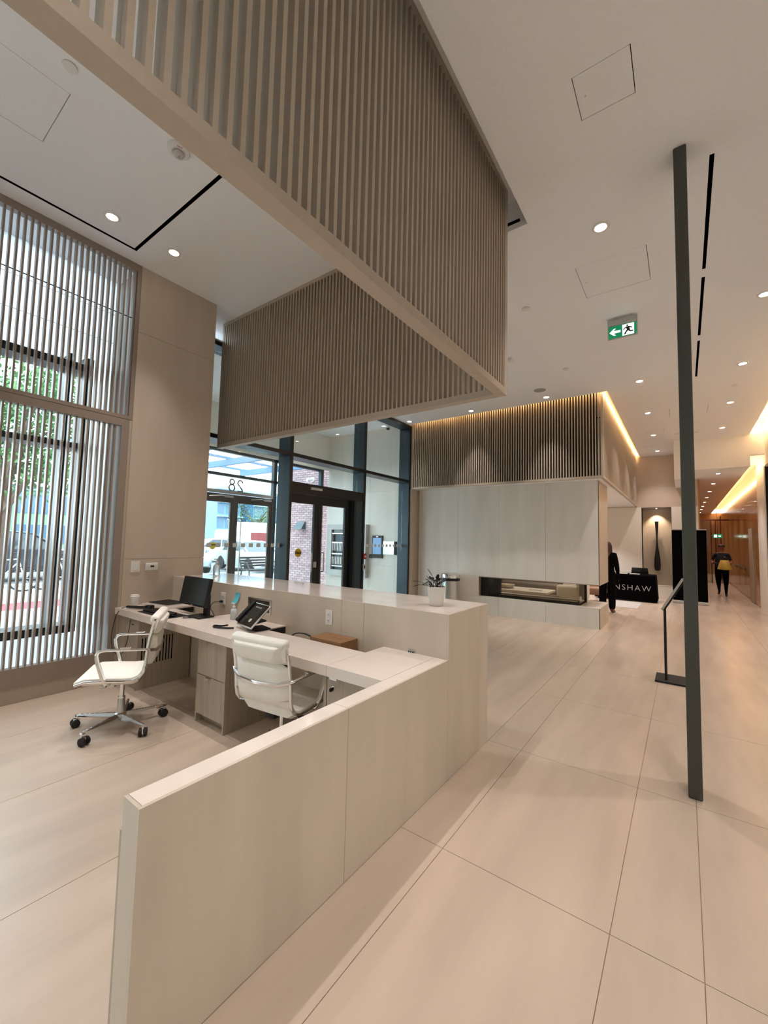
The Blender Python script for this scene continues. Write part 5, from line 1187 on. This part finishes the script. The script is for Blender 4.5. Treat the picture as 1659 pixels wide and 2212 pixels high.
# cars
def car(cx, cy, ang, col, lab, scale=1.0, suv=False, grp='cars parked outside'):
    t = thing('car', lab, 'car', (0,0,0), grp)
    mc_ = mat('car_paint_%s' % ('_'.join(str(int(c*100)) for c in col)), col, 0.25, metal=0.1, coat=0.5)
    hgt = 1.62 if suv else 1.42
    # body: lower shell lofted along x
    secs = [(-2.25, 0.62, 0.35, 0.62), (-2.15, 0.80, 0.28, 0.82), (-1.6, 0.88, 0.24, 0.95), (-0.5, 0.90, 0.22, 0.96), (0.6, 0.90, 0.22, 0.94), (1.4, 0.88, 0.24, 0.90), (2.05, 0.80, 0.28, 0.78), (2.22, 0.62, 0.35, 0.62)]
    if suv: secs = [(x, w_, z0+0.05, z1+0.12) for x, w_, z0, z1 in secs]
    vs = []; n = 8
    for x, w_, z0, z1 in secs:
        zm = (z0+z1)/2
        vs += [(x, -w_*0.92, z0), (x, -w_, zm), (x, -w_*0.96, z1*0.96), (x, -w_*0.80, z1), (x, w_*0.80, z1), (x, w_*0.96, z1*0.96), (x, w_, zm), (x, w_*0.92, z0)]
    fs = [(i*n+k, i*n+(k+1) % n, (i+1)*n+(k+1) % n, (i+1)*n+k) for i in range(len(secs)-1) for k in range(n)] + [tuple(range(n))[::-1], tuple(range((len(secs)-1)*n, len(secs)*n))]
    MB().add(vs, fs).build('body', mc_, t, smooth=True)
    zb = 0.93 + (0.12 if suv else 0); gh = [(-1.95 if suv else -1.55, 0.76, zb-0.02), (-1.45 if suv else -0.85, 0.66, hgt-0.03), (-0.2, 0.68, hgt), (0.35, 0.66, hgt-0.05), (1.15, 0.76, zb-0.04)]
    vs = []; 
    for x, w_, z in gh: vs += [(x, -w_, z), (x, w_, z)]
    base = [(gh[0][0], 0.80, zb-0.05), (gh[-1][0], 0.80, zb-0.08)]
    # cabin: glass hull and roof skin
    q = MB()
    lo = [(x, 0.80, zb-0.06) for x, _, _ in gh]
    vs = []
    for (x, w_, z), (lx, lw, lz) in zip(gh, lo): vs += [(lx, -lw, lz), (x, -w_, z), (x, w_, z), (lx, lw, lz)]
    fs = [(i*4+k, i*4+k+1, (i+1)*4+k+1, (i+1)*4+k) for i in range(len(gh)-1) for k in range(3)] + [(0, 1, 2, 3), (16, 19, 18, 17)]
    q.add(vs, fs).build('windows', mat('car_glass', S(50, 62, 70), 0.08), t)
    q = MB(); vs = []
    for x, w_, z in gh[1:4]: vs += [(x, -w_-0.01, z+0.0), (x, 0, z+0.03), (x, w_+0.01, z+0.0), (x, w_+0.01, z-0.03), (x, -w_-0.01, z-0.03)]
    q.add(vs, [(i*5+k, i*5+(k+1) % 5, (i+1)*5+(k+1) % 5, (i+1)*5+k) for i in range(2) for k in range(5)] + [(4,3,2,1,0), (10,11,12,13,14)]).build('roof', mc_, t)
    for s_ in (-1, 1):
        q = MB()
        for x0, x1 in ((gh[0][0], gh[1][0]), (gh[4][0], gh[3][0])): q.tube([(x0, s_*0.79, zb-0.03), (x1, s_*0.685, hgt-0.04)], 0.035, 6)
        q.tube([(-0.3, s_*0.80, zb-0.03), (-0.25, s_*0.69, hgt-0.02)], 0.03, 6); q.build('pillar', mc_, t)
        MB().rbox((0.95, s_*0.97, zb+0.03), (0.16, 0.14, 0.10), 0.03, 2).build('wing_mirror', mc_, t, smooth=True)
    for x in (-1.38, 1.38):
        for s_ in (-1, 1):
            wh = MB().lathe([(0.20, -0.10), (0.31, -0.10), (0.33, -0.07), (0.33, 0.07), (0.31, 0.10), (0.20, 0.10)], (x, s_*0.80, 0.33), 24, 'y').build('wheel', m_rubber, t, smooth=True)
            MB().lathe([(0.02, 0), (0.19, 0.0), (0.19, 0.02)], (x, s_*0.885, 0.33), 16, 'y').build('rim', m_alu, wh)
    for s_ in (-1, 1):
        MB().rbox((2.12, s_*0.58, 0.66), (0.12, 0.30, 0.12), 0.03, 2).build('headlight', m_white, t); MB().rbox((-2.17, s_*0.60, 0.74), (0.10, 0.26, 0.14), 0.03, 2).build('tail_light', m_red, t)
    MB().rbox((2.19, 0, 0.46), (0.06, 0.9, 0.16), 0.02, 2).build('grille', m_black, t); MB().box(2.215, 2.23, -0.16, 0.16, 0.42, 0.52).build('number_plate', m_white, t)
    t.location = (cx, cy, -0.1); t.rotation_euler = (0, 0, ang); t.scale = (scale,)*3
    return t
car(-18.6, 4.0, math.radians(88), S(52, 60, 70), 'dark blue-grey sport utility car parked outside the slatted window', suv=True)
car(-18.2, -1.2, math.radians(90), S(120, 150, 160), 'pale blue car parked outside at the left edge of the slatted window')
car(-17.2, 12.6, math.radians(-8), S(200, 204, 207), 'white car seen through the right outer door behind the black bench')
car(-18.4, 9.6, math.radians(-12), S(150, 158, 163), 'silver car seen through the left outer door beside the pier')
car(-24.5, 15.6, math.radians(80), S(205, 208, 210), 'white car in the middle row of the car park outside')
car(-25.0, 21.5, math.radians(84), S(90, 98, 106), 'grey car in the middle row of the car park outside')
car(-31.0, 20.0, math.radians(88), S(170, 176, 182), 'pale car in the far row of the car park outside')
t = thing('delivery_truck', 'white truck with a red panel in the car park outside', 'truck', (-34, 26, -0.1))
MB().rbox((-34, 26, 1.7), (2.2, 5.4, 2.3), 0.05, 2).build('cargo_box', m_white, t); MB().rbox((-34, 22.4, 1.25), (2.1, 1.7, 1.7), 0.2, 3).build('cab', m_white, t); box('red_panel', mat('truck_red', S(120, 30, 34), 0.5), -32.88, -32.86, 24.0, 26.6, 1.0, 1.9, t)
for y in (22.4, 25.0, 27.6): MB().lathe([(0.45, -0.15), (0.45, 0.15)], (-33.0, y, 0.35), 20, 'x').build('wheel', m_rubber, t)
# bench
t = thing('park_bench', 'black metal bench outside the outer entrance doors', 'bench', (-13.1, 10.0, -0.1))
bx0, bx1 = 8.45, 10.2
for k in range(4): MB().box(-13.15+0.12*k, -13.06+0.12*k, 9.3, 10.6, 0.30, 0.325).build('seat_slat', m_frame, t)
for k in range(4): MB().box(-13.30-0.02*k, -13.275-0.02*k, 9.3, 10.6, 0.40+0.10*k, 0.47+0.10*k).build('back_slat', m_frame, t)
for y in (9.3, 10.6):
    MB().tube([(-12.72, y, -0.1), (-12.76, y, 0.30), (-13.2, y, 0.30), (-13.4, y, 0.82)], 0.025, 8).tube([(-13.2, y, 0.3), (-13.28, y, -0.1)], 0.025, 8).tube([(-13.3, y, 0.56), (-12.9, y, 0.58), (-12.74, y, 0.30)], 0.02, 8).build('end_frame', m_frame, t)
# bicycles by the kerb
def bicycle(x, y, lab):
    t = thing('bicycle', lab, 'bicycle', (x, y, -0.1), 'bicycles locked outside the slatted window')
    for dy in (-0.52, 0.52):
        q = MB(); q.tube([(x, y+dy+0.33*math.cos(a*PI/12), 0.24+0.33*math.sin(a*PI/12)) for a in range(25)], 0.02, 6, cap=False)
        wh = q.build('wheel', m_rubber, t); q = MB()
        for a in range(8): q.tube([(x, y+dy, 0.24), (x, y+dy+0.32*math.cos(a*PI/4), 0.24+0.32*math.sin(a*PI/4))], 0.003, 3)
        q.build('spokes', m_alu, wh)
    q = MB(); P_ = lambda a, b: (x, y+a, b)
    for a, b in ((P_(-0.52, 0.24), P_(-0.2, 0.78)), (P_(-0.52, 0.24), P_(-0.02, 0.22)), (P_(-0.02, 0.22), P_(-0.22, 0.85)), (P_(-0.2, 0.74), P_(0.36, 0.78)), (P_(-0.02, 0.22), P_(0.36, 0.68)), (P_(0.34, 0.90), P_(0.52, 0.24))): q.tube([a, b], 0.016, 6)
    q.build('frame', m_white, t); MB().rbox((x, y-0.23, 0.88), (0.12, 0.24, 0.05), 0.02, 2).build('saddle', m_black, t); MB().tube([(x-0.25, y+0.30, 0.93), (x, y+0.36, 0.95), (x+0.25, y+0.30, 0.93)], 0.014, 6).build('handlebar', m_black, t)
bicycle(-14.6, 2.9, 'white-framed bicycle outside the window, nearer the left edge of the photo'); bicycle(-14.75, 4.4, 'white-framed bicycle outside the window, in front of the dark car')
# trees
def tree(x, y, h, cr, lab, seed, nleaf=2600, trunk=0.16):
    rr = random.Random(seed); t = thing('street_tree', lab, 'tree', (x, y, -0.1), 'street trees outside')
    q = MB(); q.tube([(x, y, -0.1), (x+0.05, y+0.05, 1.2), (x-0.05, y+0.1, 2.2), (x, y, h*0.62)], [trunk, trunk*0.8, trunk*0.7, trunk*0.4], 10)
    cen = []
    for k in range(9):
        a = rr.uniform(0, 2*PI); e = Vector((x+math.cos(a)*cr*rr.uniform(.4, .8), y+math.sin(a)*cr*rr.uniform(.4, .8), h*rr.uniform(.5, .92))); z0 = rr.uniform(1.6, h*0.5)
        q.tube([(x, y, z0), tuple((Vector((x, y, z0))+e)/2 + Vector((0, 0, 0.25))), tuple(e)], [trunk*0.45, trunk*0.3, trunk*0.1], 6); cen.append(e)
    q.build('trunk', mat('bark', S(84, 70, 60), 0.9, noise=0.2, nscale=12), t, smooth=True)
    q = MB()
    for k in range(nleaf):
        c = cen[rr.randrange(len(cen))]; d = Vector((rr.gauss(0, 1), rr.gauss(0, 1), rr.gauss(0, .8)))*cr*0.30; p = c + d; s_ = rr.uniform(0.05, 0.10)
        a = Vector((rr.uniform(-1, 1), rr.uniform(-1, 1), rr.uniform(-1, 1))).normalized(); b_ = a.orthogonal().normalized()
        q.add([p - a*s_, p + b_*s_*0.5, p + a*s_, p - b_*s_*0.5], [(0, 1, 2, 3)])
    q.build('foliage', mat('tree_leaf', S(72, 110, 60), 0.6), t, kind='stuff')
tree(-13.4, 2.6, 6.2, 1.55, 'slender street tree right outside the slatted window', 11, 4200)
tree(-19.5, 7.2, 6.8, 1.6, 'street tree outside the window, behind the slender one', 12, 3600)
tree(-14.3, -1.4, 6.0, 1.5, 'street tree outside at the left edge of the window', 13, 3000)
tree(-40, 42, 8, 3, 'broad tree beyond the car park, in front of the apartment tower', 14, 2600, 0.3)
tree(-44, 33, 6, 3, 'round tree at the left foot of the apartment tower', 15, 2200, 0.3)
tree(-34, 14, 6, 2.6, 'tree on the lawn left of the car park', 16, 2200, 0.25)
# far buildings
def block(x0, x1, y0, y1, h, nx, nf, lab, m1, name='apartment_building', bal=True):
    t = thing(name, lab, 'building', ((x0+x1)/2, (y0+y1)/2, -0.1)); box('walls', m1, x0, x1, y0, y1, -0.1, h, t)
    fh = h/nf; w_ = (y1-y0)/nx; mg = mat('far_window', S(70, 100, 125), 0.15); mbal = mat('balcony_white', S(140, 158, 172), 0.6)
    for f in range(nf):
        if bal: MB().box(x1, x1+0.9, y0, y1, f*fh+fh*0.02, f*fh+fh*0.10).build('balcony_slab', mbal, t)
        for k in range(nx):
            win = MB().box(x1-0.05, x1+0.04, y0+k*w_+w_*0.15, y0+(k+1)*w_-w_*0.15, f*fh+fh*0.25, f*fh+fh*0.88).build('window', mg, t)
    box('parapet', mbal, x0-0.2, x1+0.2, y0-0.2, y1+0.2, h, h+0.5, t)
    return t
block(-75, -60, 37.2, 41.5, 9.0, 3, 4, 'pale blue and white apartment block seen through the left outer door', mat('tower_blue', S(92, 130, 165), 0.5))
block(-72, -58, 42.5, 56, 8.6, 7, 4, 'wide blue glass apartment block with white balconies beyond the car park', mat('tower_glass', S(60, 100, 140), 0.3))
t = block(-48, -40, 2, 14, 4.6, 4, 2, 'green-grey row house across the street seen between the slats', mat('house_green', S(110, 140, 122), 0.8), 'row_house', False)
MB().prism([(-49, 4.9), (-39.4, 4.9), (-44, 7.2)], 1.6, 14.4, 'y').build('roof', mat('roof_grey', S(120, 132, 134), 0.8), t)
t = thing('site_fence', 'low pale construction hoarding across the far car park', 'fence', (-38, 30, -0.1))
for k in range(10): MB().box(-38.1, -38.0, 14+2.6*k, 16.5+2.6*k, -0.1, 1.5).build('panel', mat('hoarding', S(140, 148, 150), 0.8), t)
t = thing('excavator', 'orange and yellow excavator working beyond the car park', 'excavator', (-40, 34, -0.1)); m_or = mat('excavator_orange', S(228, 160, 60), 0.5)
MB().rbox((-40, 33.6, 1.5), (2.2, 2.6, 1.4), 0.15, 2).build('cab', m_or, t); MB().tube([(-39.4, 34.5, 1.9), (-39.4, 36.6, 4.0), (-39.4, 38.4, 2.2)], 0.22, 6).build('boom', m_or, t)
for x in (-40.8, -39.2): MB().rbox((x, 33.6, 0.35), (0.5, 3.2, 0.8), 0.25, 3).build('track', m_black, t)
